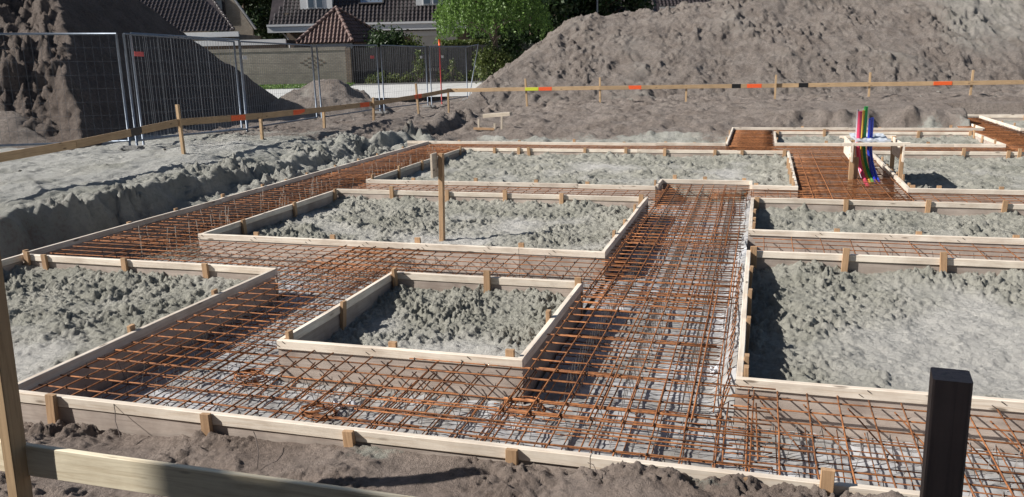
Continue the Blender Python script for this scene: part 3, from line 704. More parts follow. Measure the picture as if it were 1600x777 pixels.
# marker post in the middle bay
r = empty('marker_post', 'tall upright timber post with short board at its top in the long sand bay', 'post', (-3.24, 8.25, -.2))
beam('post', (-3.24, 8.25, -.45), (-3.21, 8.25, .735), .05, .06, M['stake'], r, up=Vector((0, 1, 0)), seg=.4)
beam('head_board', (-3.262, 8.10, .62), (-3.262, 8.245, .62), .022, .25, M['palebatten'], r, seg=9)
# near left post with plank behind it
r = empty('near_batter_board', 'thick near timber post with a wide sunlit plank nailed to it at the lower left', 'batter board', (-2.84, 2.42, -.2))
beam('post', (-2.865, 2.425, -.5), (-2.80, 2.425, 1.25), .05, .075, M['batten'], r, up=Vector((0, 1, 0)), seg=.5, wob=.001)
beam('plank', (-2.98, 2.466, .160), (.2, 2.50, .122), .026, .136, M['nearplank'], r, seg=.5, wob=.002)
beam('back_post', (.05, 2.54, -.5), (.05, 2.54, .12), .05, .06, M['batten'], r, up=Vector((0, 1, 0)), seg=.5)
# black post on the right
vs, fs = beam_mesh(1.7, .070, .070, seg=.4, wob=.0008, cham=.004)
o = meshobj('black_post', vs, fs, M['blackpost'])
o.matrix_world = Matrix.Translation((.383, 1.735, 1.095)) @ Matrix(((.02, 1, 0), (0, 0, -1), (-1, 0, 0))).to_4x4() @ Matrix.Rotation(.10, 4, 'X')
tag(o, 'square black stained timber post standing close at the lower right', 'post')

# little bench of boards at the back
yb_ = 20.3
a = onY(756, 179, yb_); b = onY(798, 175.5, yb_)
r = empty('board_trestle', 'pale short board resting on small stakes left of the big heap', 'trestle', (a.x, yb_, a.z-.3))
beam('board', a-Vector((0, 0, .04)), b-Vector((0, 0, .04)), .20, .09, M['palebatten'], r, seg=9)
for px, y0_, y1_ in ((748, 186, 208), (784, 182, 200), (773, 193, 205)):
    t_ = onY(px, y0_, yb_-.15); u_ = onY(px, y1_, yb_-.15); beam('stake', u_-Vector((0, 0, .2)), t_, .05, .03, M['palebatten'], r, up=Vector((0, 1, 0)), seg=9)
t_ = onY(740, 201, yb_-.2); u_ = onY(772, 202, yb_-.2); beam('cross_lath', t_, u_, .02, .06, M['stake'], r, seg=9)

# ------------------------------------------------------------ conduit stand
def tube(name, pts, rad, m, parent=None, k=10):
    pts = [Vector(p) for p in pts]; vs = []; fs = []; base = parent.location if parent is not None else Vector((0, 0, 0))
    for i, p in enumerate(pts):
        d = (pts[min(i+1, len(pts)-1)]-pts[max(i-1, 0)]).normalized(); a = d.cross(Vector((.12, .99, .05))).normalized(); b = d.cross(a)
        for j in range(k):
            an = 2*math.pi*j/k; vs.append(tuple(p-base+(a*math.cos(an)+b*math.sin(an))*rad))
    for i in range(len(pts)-1):
        for j in range(k): fs.append((i*k+j, i*k+(j+1) % k, (i+1)*k+(j+1) % k, (i+1)*k+j))
    fs.append(tuple(range(k))); fs.append(tuple(range(len(vs)-1, len(vs)-k-1, -1)))
    return meshobj(name, vs, fs, m, parent, True)
CY = 12.75
r = empty('conduit_stand', 'timber stand with a grey top board holding the coloured conduits upright', 'stand', (1.5, CY, -.3))
for px, py0, py1, Y in ((1331, 246, 287, 12.35), (1338.5, 246, 287, 12.42), (1397, 213, 273, 13.3), (1410.5, 229, 288, 12.35), (1333, 219, 262, 13.3)):
    t_ = onY(px, py0, Y); u_ = onY(px, py1, Y); beam('leg', (t_.x, Y, -.30), (t_.x, Y, t_.z), .055, .05, M['stake'], r, up=Vector((0, 1, 0)), seg=9)
a = onY(1317, 226, 12.28); b = onY(1422, 225.5, 12.28); beam('front_beam', a, b, .05, .045, M['rail'], r)
a = onY(1312, 214.5, 13.42); b = onY(1400, 214, 13.42); beam('back_beam', a, b, .05, .04, M['rail'], r)
for px in (1331, 1411):
    a = onY(px, 239, 12.32); beam('side_board', (a.x, 12.25, a.z), (a.x, 13.4, a.z), .022, .24, M['rail'], r, seg=9)
a = onY(1340, 221, 12.4); zt = a.z+.02; xa, xb = onY(1336, 221, 12.5).x, onY(1390, 221, 12.5).x
M['board_grey'] = flat('grey_faced_board', (.50, .54, .60), .35, 0, .2, 9, .1)
vs = []; fs = []
nx_, ny_ = 10, 8
for j in range(ny_):
    for i in range(nx_): vs.append((xa+(xb-xa)*i/(nx_-1)-1.5, 12.35+1.0*j/(ny_-1)-CY, zt+.012*math.sin(i*1.7+j)+.008*math.sin(j*2.3)+.3))
fs = [(j*nx_+i, j*nx_+i+1, (j+1)*nx_+i+1, (j+1)*nx_+i) for j in range(ny_-1) for i in range(nx_-1)]
n0 = len(vs); vs += [(x, y, z-.025) for x, y, z in vs]
fs += [tuple(n0+q for q in reversed(f)) for f in fs[:]]
for i in range(nx_-1): fs.append((i+1, i, n0+i, n0+i+1))
for j in range(ny_-1): fs.append((j*nx_, (j+1)*nx_, n0+(j+1)*nx_, n0+j*nx_))
meshobj('top_board', vs, fs, M['board_grey'], r)
def conduit(label, px, pytop, px_end, py_end, rad, col, Y):
    nm_ = 'conduit_'+str(col); 
    if nm_ not in M:
        M[nm_] = flat('conduit_plastic', col, .32, 0, .06, 30, 0)
    t_ = onY(px, pytop, Y); e_ = onY(px_end, py_end, Y-.35); zt_ = .42
    pts = [t_, (t_.x, Y, zt_+.1)]
    for k in range(11):
        f = k/10; z = zt_+(e_.z-zt_)*f; s = f**2.6
        pts.append((t_.x+(e_.x-t_.x)*s+.01*math.sin(f*3), Y-.35*s, z))
    o = tube('conduit', pts, rad, M[nm_]); tag(o, label, 'conduit', 'coloured conduits in the stand')
conduit('pink red conduit, leftmost thick pipe in the timber stand', 1344.5, 174, 1356, 292, .028, (.62, .055, .13), 12.65)
conduit('thin pale grey pipe at the far left behind the pink conduit', 1341, 171, 1350, 285, .014, (.55, .50, .58), 12.78)
conduit('yellow conduit between the pink and green ones', 1349.5, 172.5, 1360, 287, .018, (.62, .42, .06), 12.72)
conduit('tall green conduit, highest of the pipes in the stand', 1353.5, 166.5, 1364, 286, .026, (.02, .42, .10), 12.74)
conduit('left one of the two blue conduits', 1360, 185, 1369, 286, .020, (.012, .03, .36), 12.66)
conduit('right one of the two blue conduits', 1363.5, 184, 1374, 286, .020, (.02, .06, .52), 12.70)
conduit('dark ribbed grey pipe between green and blue conduits, ending below the top board', 1357, 223, 1367, 287, .016, (.20, .19, .17), 12.73)

# loose scraps
def scrap(label, x, y, z, sx, sy, col, rough=.3, seed=0):
    n = 7; vs = []
    for j in range(n):
        for i in range(n): vs.append(((i/(n-1)-.5)*sx, (j/(n-1)-.5)*sy, .03*math.sin(i*1.3+seed)*math.cos(j*1.1)+.01*rnd.random()))
    fs = [(j*n+i, j*n+i+1, (j+1)*n+i+1, (j+1)*n+i) for j in range(n-1) for i in range(n-1)]
    nm_ = 'scrap'+str(col)
    if nm_ not in M: M[nm_] = flat('scrap_plastic', col, rough, 0, .1, 20, 0)
    o = meshobj('plastic_scrap', vs, fs, M[nm_], None, True); o.location = (x, y, z)
    md = o.modifiers.new('t', 'SOLIDIFY'); md.thickness = .003
    tag(o, label, 'scrap')
scrap('bright blue plastic scrap in the far left corner of the left sand bay', -6.45, 5.55, -.19, .22, .16, (.03, .07, .55))
scrap('white foil scrap poking up between the bars in front of the small frame', -2.3, 4.15, -.28, .15, .10, (.65, .66, .70), .3, 2)
scrap('small crumpled white foil piece at the right side of the wide trench', -.20, 5.15, -.25, .08, .07, (.65, .65, .68), .3, 4)
# thick spare coils of tie wire lying on the foil
def coil(label, x, y, z, R_):
    pts = []
    for k in range(90):
        a_ = k*.42; rr = R_*(1+.12*math.sin(k*.9)); pts.append((x+rr*math.cos(a_), y+rr*.8*math.sin(a_), z+.012*math.sin(k*.37)+.0006*k))
    o = tube('wire_coil', pts, .004, M['rebar'], None, 5); tag(o, label, 'tie wire')
coil('rusty coil of tie wire on the foil just in front of the small square frame', -2.38, 4.0, -.27, .10)
coil('rusty coil of tie wire at the near right corner below the small square frame', -1.22, 4.28, -.24, .11)
coil('rusty coil of tie wire on the floor left of the small square frame', -3.05, 4.35, -.25, .10)
# loose wire whiskers at the front board
for k, (px, py, ln_) in enumerate(((182, 628, .16), (400, 672, .08), (920, 720, .22))):
    p = onZ(px, py, 0.0); pts = [(p.x, p.y-.02, p.z), (p.x+.03, p.y-.05, p.z-.03+.02*k), (p.x+.08, p.y-.11, p.z-.05), (p.x+.05+ln_*.6, p.y-.16, p.z-.11)]
    tag(tube('tie_wire', pts, .0022, M['darkwire'], None, 4), 'loose end of dark tie wire curling over the front board', 'tie wire', 'loose tie wire ends at the front board')
# clods / stones lying about, each a lumpy stone
def stone_mesh(seed):
    bm = bmesh.new(); bmesh.ops.create_icosphere(bm, subdivisions=2, radius=1); q = random.Random(seed)
    vv = [Vector((q.uniform(-1, 1), q.uniform(-1, 1), q.uniform(-1, 1))) for _ in range(6)]
    for v in bm.verts:
        f = 1
        for w_ in vv: f += .16*math.sin(3*v.co.dot(w_)+w_.x*5)
        v.co = Vector((v.co.x*f, v.co.y*f*.85, v.co.z*f*.65))
    me = bpy.data.meshes.new('stone'); bm.to_mesh(me); bm.free(); me.polygons.foreach_set('use_smooth', [True]*len(me.polygons)); return me

# ------------------------------------------------------------ sand heaps
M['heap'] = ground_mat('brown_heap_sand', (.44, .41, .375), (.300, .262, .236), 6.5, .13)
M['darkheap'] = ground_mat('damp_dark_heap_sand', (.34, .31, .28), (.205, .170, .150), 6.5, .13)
def heapfield(name, label, X, Y, Z, soil, group='heaps of excavated sand', m=None):
    o = grid_raw(name, X, Y, Z, soil, m or M['heap']); return tag(o, label, 'sand heap', group)
# right heap, laid out in the street frame
us = np.linspace(-2.6, 23, 560); ds = np.concatenate([np.linspace(25.6, 37, 250), np.linspace(37.3, 46, 20)])
U, D = np.meshgrid(us, ds)
X = W_R.x*U + W_D.x*D; Y = W_R.y*U + W_D.y*D
n1 = fbm(X*.35, Y*.35, 301, 4); n2 = fbm(X*1.3, Y*1.3, 305, 4)
D0 = 28.4 - .045*(U+2) + .8*n1; 
crest = 3.02 + 1.15*ss(4.5, 14, U)+ .12*gn(U*.8, U*0+1, 311) - .35*ss(1.3, .6, U)
hl = (U+1.45+.3*gn(D*.5, U*.5, 312))*.67
slope = .47 + .05*ss(3, 10, U)
hf = (D-D0)*slope
Zh = np.minimum(np.minimum(hl, hf), crest + .25)
Zh = np.minimum(Zh, (45.5-D)*.7)
k_ = .35; Zh = crest - np.log1p(np.exp(np.clip((crest-Zh)/k_, -40, 40)))*k_ if False else np.where(Zh > crest-.5, crest-.5+ .5*np.tanh((Zh-crest+.5)/.5), Zh)
prof = ss(-.2, .5, Zh)
gul = ridge((U+.35*n2*1.2)*.75, D*.16, 321, 3)
Zh = Zh + prof*(.10*gul-.08 + .14*n1 + .07*n2) 
scoop = clod((U+.5*n2)*.55, D*.42+1.7, 325, .7); Zh = Zh - prof*.10*scoop; hole = clod((U+.3*n2)*1.5, D*1.2, 327, .25); Zh = Zh - prof*.14*hole
sc2 = np.clip(1.6*fbm(X*.55, Y*.55, 331, 3)+.35, 0, 1); Zh = Zh + prof*(.12+.5*sc2)*(.10*clod(X*3.2+.5*n2, Y*3.2, 341, .5)+.13*clod(X*7+.5*n2, Y*7, 343, .6)+.16*fbm(X*3, Y*3, 345, 5, .7))*1.5
# loose lumpy foot
foot = np.exp(-((D-D0-.1)/.9)**2); Zh = Zh + foot*(.16*clod(X*2.4+.3*n2, Y*2.4, 350, .7)+.12*clod(X*5+.3*n2, Y*5, 352, .7))*ss(-1.5, 0, U)
base = terr(X, Y)
Zg = base - .03
Zw = np.maximum(Zh+.20, Zg)
wd = ss(26.3, 27.0, D)
Zr = np.where(D < 26.6, base-.05, Zw)
heapfield('sand_heap', 'huge brown sand heap filling the upper right behind the profile rail', X, Y, Zr, np.clip(.78+.4*n1-.5*ss(14, 19, U)*ss(29, 32, D), 0, 1))
# left heap, two faces meeting in a ridge
xs = np.linspace(-27, -10.6, 360); ys = np.linspace(8.8, 31, 430)
X, Y = np.meshgrid(xs, ys)
n1 = fbm(X*.4, Y*.4, 401, 4); n2 = fbm(X*1.5, Y*1.5, 405, 4)
def plane(px, py, ang, slope):   # height rising inward from a toe line through (px,py) with outward normal angle ang
    return -((X-px)*math.cos(ang)+(Y-py)*math.sin(ang))*slope
e1 = plane(-12.25, 13.6, math.radians(15), 1.12)
e2 = plane(-12.2, 12.6, math.radians(-84), .66) + .42*ridge((X+.35*n2)*.40+.4, Y*.14, 411, 3) - .35
e3 = plane(-14.3, 26.3, math.radians(112), .92)
Zh = np.minimum(np.minimum(e1+.12*n1, e2+.35*n1), e3+.2*n1)
Zh = np.minimum(Zh, 6.6)
onS = ss(.15, -.25, e2-e1)
Zh = Zh + np.clip(Zh, 0, 1)*(.10*n2 + onS*(.26*clod2(X*.8+.5*n2, Y*.8+.4*n1, 421, .6)+.20*clod2(X*2.1+.6*n2, Y*2.1, 423, .6)+.22*clod(X*4.6+.5*n2, Y*4.6, 425, .6)+.14*clod(X*9+.5*n2, Y*9, 427, .65)+.34*fbm(X*2.0, Y*2.0, 430, 5, .7)-.25) + (1-onS)*(.7*crumbs(X*.5, Y*.5, 440, .9)+.05*ridge(Y*1.3-X*.25, X*.3, 445, 3)))
base = terr(X, Y)-.06
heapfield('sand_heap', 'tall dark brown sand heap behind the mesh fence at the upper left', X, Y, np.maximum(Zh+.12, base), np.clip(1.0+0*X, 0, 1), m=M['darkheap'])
def cone_heap(label, cx, cy, R_, h_, zb, soil, seed, res=.07):
    xs = np.arange(cx-R_-.4, cx+R_+.4, res); ys = np.arange(cy-R_-.4, cy+R_+.4, res); X, Y = np.meshgrid(xs, ys)
    r_ = np.hypot(X-cx, (Y-cy)*1.05); n = fbm(X*.9, Y*.9, seed, 4)
    Z = h_*(1-r_/R_) + .22*h_*n; Z = np.where(Z > h_*.8, h_*.8+.3*(Z-h_*.8), Z) + .9*crumbs(X*.5, Y*.5, seed+9, 1.5)*ss(-.1, .3, Z)
    return heapfield('sand_heap', label, X, Y, np.maximum(Z+zb, zb-.25), np.clip(soil+.6*n, 0, 1))
c = F((522-800)*28/1312, 27.6, 0); cone_heap('small brown heap of rubble sand behind the fence in front of the brick garden wall', c.x, c.y, 2.1, 1.22, .05, .85, 501, .055)
c = F(-9.9, 16.9, 0); cone_heap('low brown heap at the foot of the tall left heap behind the fence', c.x, c.y, 1.35, .8, .12, .9, 511, .06)
c = F(-10.5, 16.1, 0); cone_heap('low pale grey sand pile at the very left edge behind the fence', c.x, c.y, 1.3, .62, .14, .05, 521, .06)
# stones scattered on the brown ground
sm = [stone_mesh(k) for k in range(5)]
for m_ in sm: m_.materials.append(M['heap'])
zt_ = lambda x, y: float(terr(np.array([[x]]), np.array([[y]]))[0, 0])
for k in range(34):
    if k < 26: x = rnd.uniform(-9, 8); y = rnd.uniform(24.3, 27.3)
    else: x = rnd.uniform(-10.8, -8.6); y = rnd.uniform(9, 24)
    s = rnd.uniform(.025, .065)
    o = bpy.data.objects.new('clod', sm[rnd.randrange(5)]); C.objects.link(o); o.location = (x, y, zt_(x, y)+s*.3); o.scale = (s, s, s*rnd.uniform(.7, 1)); o.rotation_euler = (rnd.random(), rnd.random(), rnd.random()*6)
    tag(o, 'lump of dried brown soil lying on the ground near the profile rails', 'soil clod', 'loose soil clods near the profile rails')

# ------------------------------------------------------------ mesh fence
M['galv'] = flat('galvanised_steel', (.20, .235, .29), .5, .45, .15, 18, 0)
M['fwire'] = flat('galvanised_wire', (.15, .165, .19), .6, .2, .1, 18, 0)
M['fsign'] = flat('red_plate', (.62, .10, .10), .5, 0, .1, 20, 0); M['wsign'] = flat('white_plate', (.70, .70, .68), .5, 0, .1, 20, 0)
M['foot'] = flat('concrete_foot', (.24, .235, .23), .9, 0, .25, 14, .4); M['redpost'] = flat('red_painted_post', (.42, .03, .03), .5, 0, .2, 14, 0)
def pole(name, a, b, rad, m, parent, k=8): return tube(name, [a, (Vector(a)+Vector(b))/2, b], rad, m, parent, k)
def panel(label, u0, d0, z0, u1, d1, z1, sign=None, dz0=2.0, dz1=2.0, vstep=.10, wr=.0017):
    a = F(u0, d0, z0); b = F(u1, d1, z1); r = empty('mesh_fence', label, 'fence panel', tuple(a), 'temporary mesh fence panels')
    up0 = Vector((0, 0, dz0)); up1 = Vector((0, 0, dz1)); lo = Vector((0, 0, .12))
    pole('upright', a, a+up0, .021, M['galv'], r); pole('upright', b, b+up1, .021, M['galv'], r)
    pole('top_rail', a+up0, b+up1, .019, M['galv'], r); pole('bottom_rail', a+lo, b+lo, .019, M['galv'], r)
    vs = []; fs = []
    L_ = (b-a).length; n = int(L_/vstep)
    side = (b-a).normalized().cross(Vector((0, 0, 1)))*wr; al = (b-a).normalized()*wr
    def st(p, q, e1_, e2_):
        i = len(vs)
        for c_ in (p, q):
            for s1, s2 in ((1, 1), (-1, 1), (-1, -1), (1, -1)): vs.append(tuple(c_+e1_*s1+e2_*s2-a))
        for k in range(4): fs.append((i+k, i+(k+1) % 4, i+4+(k+1) % 4, i+4+k))
    for k in range(1, n):
        f = k/n; p = a.lerp(b, f)+lo; q = (a+up0).lerp(b+up1, f); st(p, q, side, al)
    for k in range(1, 8):
        f = k/8; st(a+lo+(up0-lo)*f, b+lo+(up1-lo)*f, side, Vector((0, 0, wr)))
    tag(meshobj('wire_mesh', vs, fs, M['fwire'], r), kind='stuff')
    if sign:
        nm_, f, col, w_ = sign; p = a.lerp(b, f)+Vector((0, 0, 1.66)); q = p+(b-a).normalized()*w_
        off_ = W_D*-.03; beam(nm_, p+off_, q+off_, .006, .085, col, r, seg=9, wob=0, cham=.001)
    return r
def U_(px, D): return (px-800)*D/1311.88
FP = [(-30, 14.55, .27), (212, 15.3, .24), (388, 18.9, .14), (505, 22.8, .08), (603, 26.1, .09), (677, 29.4, .05), (738, 33.4, .06)]
LBLF = ['mesh fence panel at the far left in front of the tall dark heap', 'mesh fence panel with pink sign plate before the right flank of the dark heap',
        'mesh fence panel in front of the brick garden wall', 'mesh fence panel around the small rubble heap', 'mesh fence panel with small red plate before the dark boarding', 'farthest straight mesh fence panel before the pale road']
for k in range(6):
    (p0, d0, z0), (p1, d1, z1) = FP[k], FP[k+1]; e0 = .03 if k else 0
    sgn = {1: ('sign_plate', .07, M['fsign'], .26), 4: ('sign_plate', .86, M['wsign'], .16), 3: ('sign_plate', .88, M['fsign'], .22), 2: ('sign_plate', .02, M['wsign'], .2), 5: ('sign_plate', .3, M['wsign'], .2)}.get(k)
    panel(LBLF[k], U_(p0, d0)+.10*(k > 0), d0, z0, U_(p1, d1)-.03, d1, z1, sgn, vstep=(.13 if k == 0 else .105 if k < 3 else .13))
panel('spare mesh panel doubled up just behind the pink sign panel', U_(196, 15.6)+.35, 15.75, .24, U_(398, 18.6), 18.4, .16, None, 2.02, 2.0, .30)
a = F(U_(740, 36.5), 36.5, .05); b = F(U_(756, 36.5), 36.5, 2.2)
r = empty('leaning_pole', 'galvanised pole leaning to the right at the end of the fence', 'pole', tuple(a)); pole('pole', a, b, .022, M['galv'], r)
pole('top_tube', b-Vector((0, 0, .02)), F(U_(738, 33.4), 33.4, 2.06), .016, M['galv'], r)
a = F(U_(697, 30.6), 30.6, .05); b = F(U_(697, 30.6), 30.6, 2.1); r = empty('red_pole', 'thin red painted pole beside the far fence panels', 'pole', tuple(a)); pole('shaft', a, b, .024, M['redpost'], r)
tube('cap', [b, b+Vector((0, 0, .22))], .04, M['orange_paint'], r, 8)
for k, (px, D, z) in enumerate(FP):
    c = F(U_(px, D), D-.02, z-.01); bm = bmesh.new(); bmesh.ops.create_cube(bm, size=1); bmesh.ops.scale(bm, vec=(.20, .5, .09), verts=bm.verts); bmesh.ops.bevel(bm, geom=bm.edges[:], offset=.03, segments=2, affect='EDGES')
    me = bpy.data.meshes.new('concrete_block'); bm.to_mesh(me); bm.free(); me.materials.append(M['foot']); o = bpy.data.objects.new('concrete_block', me); C.objects.link(o); o.location = c+Vector((0, 0, .0)); o.rotation_euler = (0, 0, YAW+1.2)
    tag(o, ['concrete fence foot beyond the left edge of the frame', 'concrete fence foot at the triple fence joint on the left', 'concrete fence foot below the joint beside the dark heap', 'concrete fence foot beside the small rubble heap', 'concrete fence foot right of the small rubble heap', 'concrete fence foot near the thin red pole', 'farthest concrete fence foot before the pale road'][k], 'fence foot', 'concrete fence feet')

# ------------------------------------------------------------ street, garden wall, boarding
def quadsheet(name, pts, m, kind='structure'):
    return tag(meshobj(name, [tuple(p) for p in pts], [(0, 1, 2, 3)], m), kind=kind)
M['road'] = flat('pale_concrete_paving', (.50, .50, .49), .9, 0, .12, 1.5, .2)
M['grassbase'] = flat('grass_soil', (.09, .13, .04), .9, 0, .4, 3, .2)
quadsheet('road', [F(-60, 37.5, .0), F(60, 37.5, .0), F(60, 54.6, .035), F(-60, 54.6, .035)], M['road'])
quadsheet('verge', [F(-60, 51.6, .045), F(-9.9, 51.6, .045), F(-9.9, 56, .05), F(-60, 56, .05)], M['grassbase'])
def kerb(): 
    beam_o = None
a = F(-60, 54.65, .04); b = F(60, 54.65, .04)
vs, fs = beam_mesh(120, .15, .12, seg=60, wob=0); 
o = meshobj('kerb', vs, fs, M['foot']); o.matrix_world = Matrix.Translation(F(-60, 54.7, .06)) @ Matrix.Rotation(YAW, 4, 'Z'); tag(o, kind='structure')
def brick_mat(name, c1, c2, mortar, sc=1.0):
    m, n, l, b = mat(name); tc = n.new('ShaderNodeTexCoord'); mp = n.new('ShaderNodeMapping'); mp.inputs['Rotation'].default_value = (math.pi/2, 0, 0)
    l.new(tc.outputs['Object'], mp.inputs[0]); t = n.new('ShaderNodeTexBrick'); l.new(mp.outputs[0], t.inputs['Vector'])
    t.inputs['Color1'].default_value = (*c1, 1); t.inputs['Color2'].default_value = (*c2, 1); t.inputs['Mortar'].default_value = (*mortar, 1)
    t.inputs['Scale'].default_value = sc; t.inputs['Brick Width'].default_value = .24; t.inputs['Row Height'].default_value = .10; t.inputs['Mortar Size'].default_value = .012; t.inputs['Bias'].default_value = -.1
    z = noise(n, l, tc.outputs['Object'], .7, 5); zr = ramp(n, [(.35, (.78, .78, .78)), (.65, (1.1, 1.1, 1.1))]); l.new(z.outputs[0], zr.inputs[0])
    l.new(mix(n, l, t.outputs[0], zr.outputs[0], 1.0, 'MULTIPLY'), b.inputs['Base Color']); b.inputs['Roughness'].default_value = .9
    bump(n, l, b, t.outputs[1], -.4, .02); return m
M['greybrick'] = brick_mat('grey_brown_brick', (.31, .27, .225), (.38, .34, .285), (.23, .205, .18))
M['darkbrick'] = brick_mat('dark_brown_brick', (.20, .15, .115), (.26, .20, .155), (.10, .085, .07))
def block(name, u0, u1, d0, d1, z0, z1, m, parent=None, rot=0):
    """box in the street frame; own axes follow the frame"""
    base = F(u0, d0, z0)
    w, t, h = u1-u0, d1-d0, z1-z0
    vs = [(0, 0, 0), (w, 0, 0), (w, t, 0), (0, t, 0), (0, 0, h), (w, 0, h), (w, t, h), (0, t, h)]
    fs = [(3, 2, 1, 0), (4, 5, 6, 7), (0, 1, 5, 4), (1, 2, 6, 5), (2, 3, 7, 6), (3, 0, 4, 7)]
    o = meshobj(name, vs, fs, m, parent); o.matrix_basis = Matrix.Translation(base-(parent.location if parent is not None else Vector((0, 0, 0)))) @ Matrix.Rotation(YAW, 4, 'Z'); return o
DW = 55.6
wu0, wu1 = -22, U_(554, DW)
g = empty('garden_wall', 'grey brown brick garden wall between the dark heap and the tiled pavilion roof', 'wall', tuple(F(wu0, DW, 0)))
block('wall', wu0, wu1, DW, DW+.22, .03, 2.25, M['greybrick'], g); block('soldier_course', wu0-.02, wu1+.02, DW-.03, DW+.25, 2.25, 2.47, M['greybrick'], g)
block('end_pier', wu1-.02, wu1+.30, DW-.04, DW+.30, .03, 2.40, M['darkbrick'], g)
cu, cz = uz(489, 98, DW)
for (i, j) in [(a_, b_) for a_ in range(-3, 4) for b_ in range(-3, 4) if abs(a_)+abs(b_) <= 3 and (a_+b_) % 2 or abs(a_)+abs(b_) == 3]:
    block('dark_header', cu+i*.24-.1, cu+i*.24+.1, DW-.012, DW+.01, cz+j*.14-.045, cz+j*.14+.045, M['darkbrick'], g)
M['darkwood'] = flat('dark_boarding', (.030, .028, .030), .8, 0, .35, 5, .3)
DB = 56.2
r = empty('board_fence', 'dark stained vertical board fence behind the pale road', 'fence', tuple(F(wu1+.3, DB, 0)))
bu = wu1+.32; vs = []; fs = []
while bu < 2.0:
    w = .15; d = DB+.02*(rnd.random()-.5); hgt = 2.38+.03*rnd.random(); i = len(vs)
    for (u, dd, z) in [(0, 0, .05), (w-.015, 0, .05), (w-.015, .03, .05), (0, .03, .05), (0, 0, hgt), (w-.015, 0, hgt), (w-.015, .03, hgt), (0, .03, hgt)]:
        vs.append(tuple(F(bu+u, d+dd, z)-r.location))
    fs += [tuple(i+q for q in f) for f in [(3, 2, 1, 0), (4, 5, 6, 7), (0, 1, 5, 4), (1, 2, 6, 5), (2, 3, 7, 6), (3, 0, 4, 7)]]; bu += w
tag(meshobj('boards', vs, fs, M['darkwood'], r), kind='stuff')
block('back_rail', wu1+.3, 2.0, DB+.06, DB+.12, 1.0, 1.1, M['darkwood'], r)

# ------------------------------------------------------------ roofs and houses
M['tile_dark'] = flat('dark_roof_tile', (.045, .037, .038), .34, 0, .35, 2.2, .2)
M['tile_brown'] = flat('brown_roof_tile', (.125, .078, .068), .6, 0, .35, 2.2, .2)
M['whitepaint'] = flat('white_paint', (.72, .73, .74), .5, 0, .04, 5, 0); M['greypaint'] = flat('grey_weathered_fascia', (.42, .41, .40), .7, 0, .3, 3, .1)
M['glass'] = flat('window_glass', (.05, .08, .13), .06, 0, .1, 1, 0); M['glass'].node_tree.nodes['Principled BSDF'].inputs['Specular IOR Level'].default_value = .9
M['skyglass'] = flat('roof_window_glass', (.35, .42, .50), .05, .7, .1, 1, 0)
M['shutter'] = flat('roller_shutter', (.60, .58, .53), .6, 0, .05, 3, 0)
def tiles(parent, o_, ud, vd, ncol, nrow, tw, th, m, shape=None, name='roof_tiles'):
    """pantiles: o_ = eave corner, ud along eave, vd up the slope"""
    nrm = ud.cross(vd).normalized(); vs = []; fs = []; prof = [(0, .0), (.18, .055), (.4, .085), (.6, .045), (.78, .0), (1.0, -.01)]
    for rr in range(nrow):
        for cc in range(ncol):
            if shape and not shape((cc+.5)*tw, (rr+.5)*th): continue
            i = len(vs); jz = rnd.uniform(-.006, .006)
            for f, hz in prof: vs.append(tuple(o_+ud*((cc+f)*tw)+vd*(rr*th-.04)+nrm*(hz+.045+jz)-parent.location))
            for f, hz in prof: vs.append(tuple(o_+ud*((cc+f)*tw)+vd*((rr+1)*th)+nrm*(hz+.0+jz)-parent.location))
            for f, hz in prof: vs.append(tuple(o_+ud*((cc+f)*tw)+vd*(rr*th-.04)+nrm*(hz+.015+jz)-parent.location))
            k = len(prof)
            for q in range(k-1): fs.append((i+q, i+q+1, i+k+q+1, i+k+q)); fs.append((i+2*k+q, i+2*k+q+1, i+q+1, i+q))
    return tag(meshobj(name, vs, fs, m, parent), kind='stuff')
def poly(name, pts, m, parent): 
    return meshobj(name, [tuple(Vector(p)-parent.location) for p in pts], [tuple(range(len(pts)))], m, parent)
# main house
DM = 68.0
lu, lz = uz(420, 40, DM); ru = 12.0
g = empty('house', 'wide house with dark pantile roof, white dormers and white gutter behind the pavilion', 'house', tuple(F(lu, DM, 0)))
ez = lz+.05; pitch = math.radians(50); vd = (W_D*math.cos(pitch)+Vector((0, 0, math.sin(pitch))))
block('wall', lu+1.2, ru, DM+.55, DM+9, 0, ez-.1, M['darkbrick'], g)
poly('roof_deck', [F(lu, DM, ez), F(ru, DM, ez), F(ru, DM, ez)+vd*9, F(lu, DM, ez)+vd*9], M['tile_dark'], g)
flare = lambda u, v: u > .62*v*.75
tiles(g, F(lu, DM, ez+.02), W_R, vd, int((ru-lu)/.31), 22, .31, .36, M['tile_dark'], shape=lambda u, v: u > .45*v)
block('gutter', lu-.1, ru, DM-.16, DM+.02, ez-.62, ez-.02, M['whitepaint'], g); block('gutter_lip', lu-.12, ru, DM-.24, DM-.162, ez-.16, ez-.0, M['whitepaint'], g)
tube('downpipe', [F(lu+1.0, DM-.0, ez-.6), F(lu+1.35, DM+.4, ez-1.1), F(lu+1.4, DM+.45, ez-1.5), F(lu+1.4, DM+.45, .3)], .06, M['whitepaint'], g, 8)
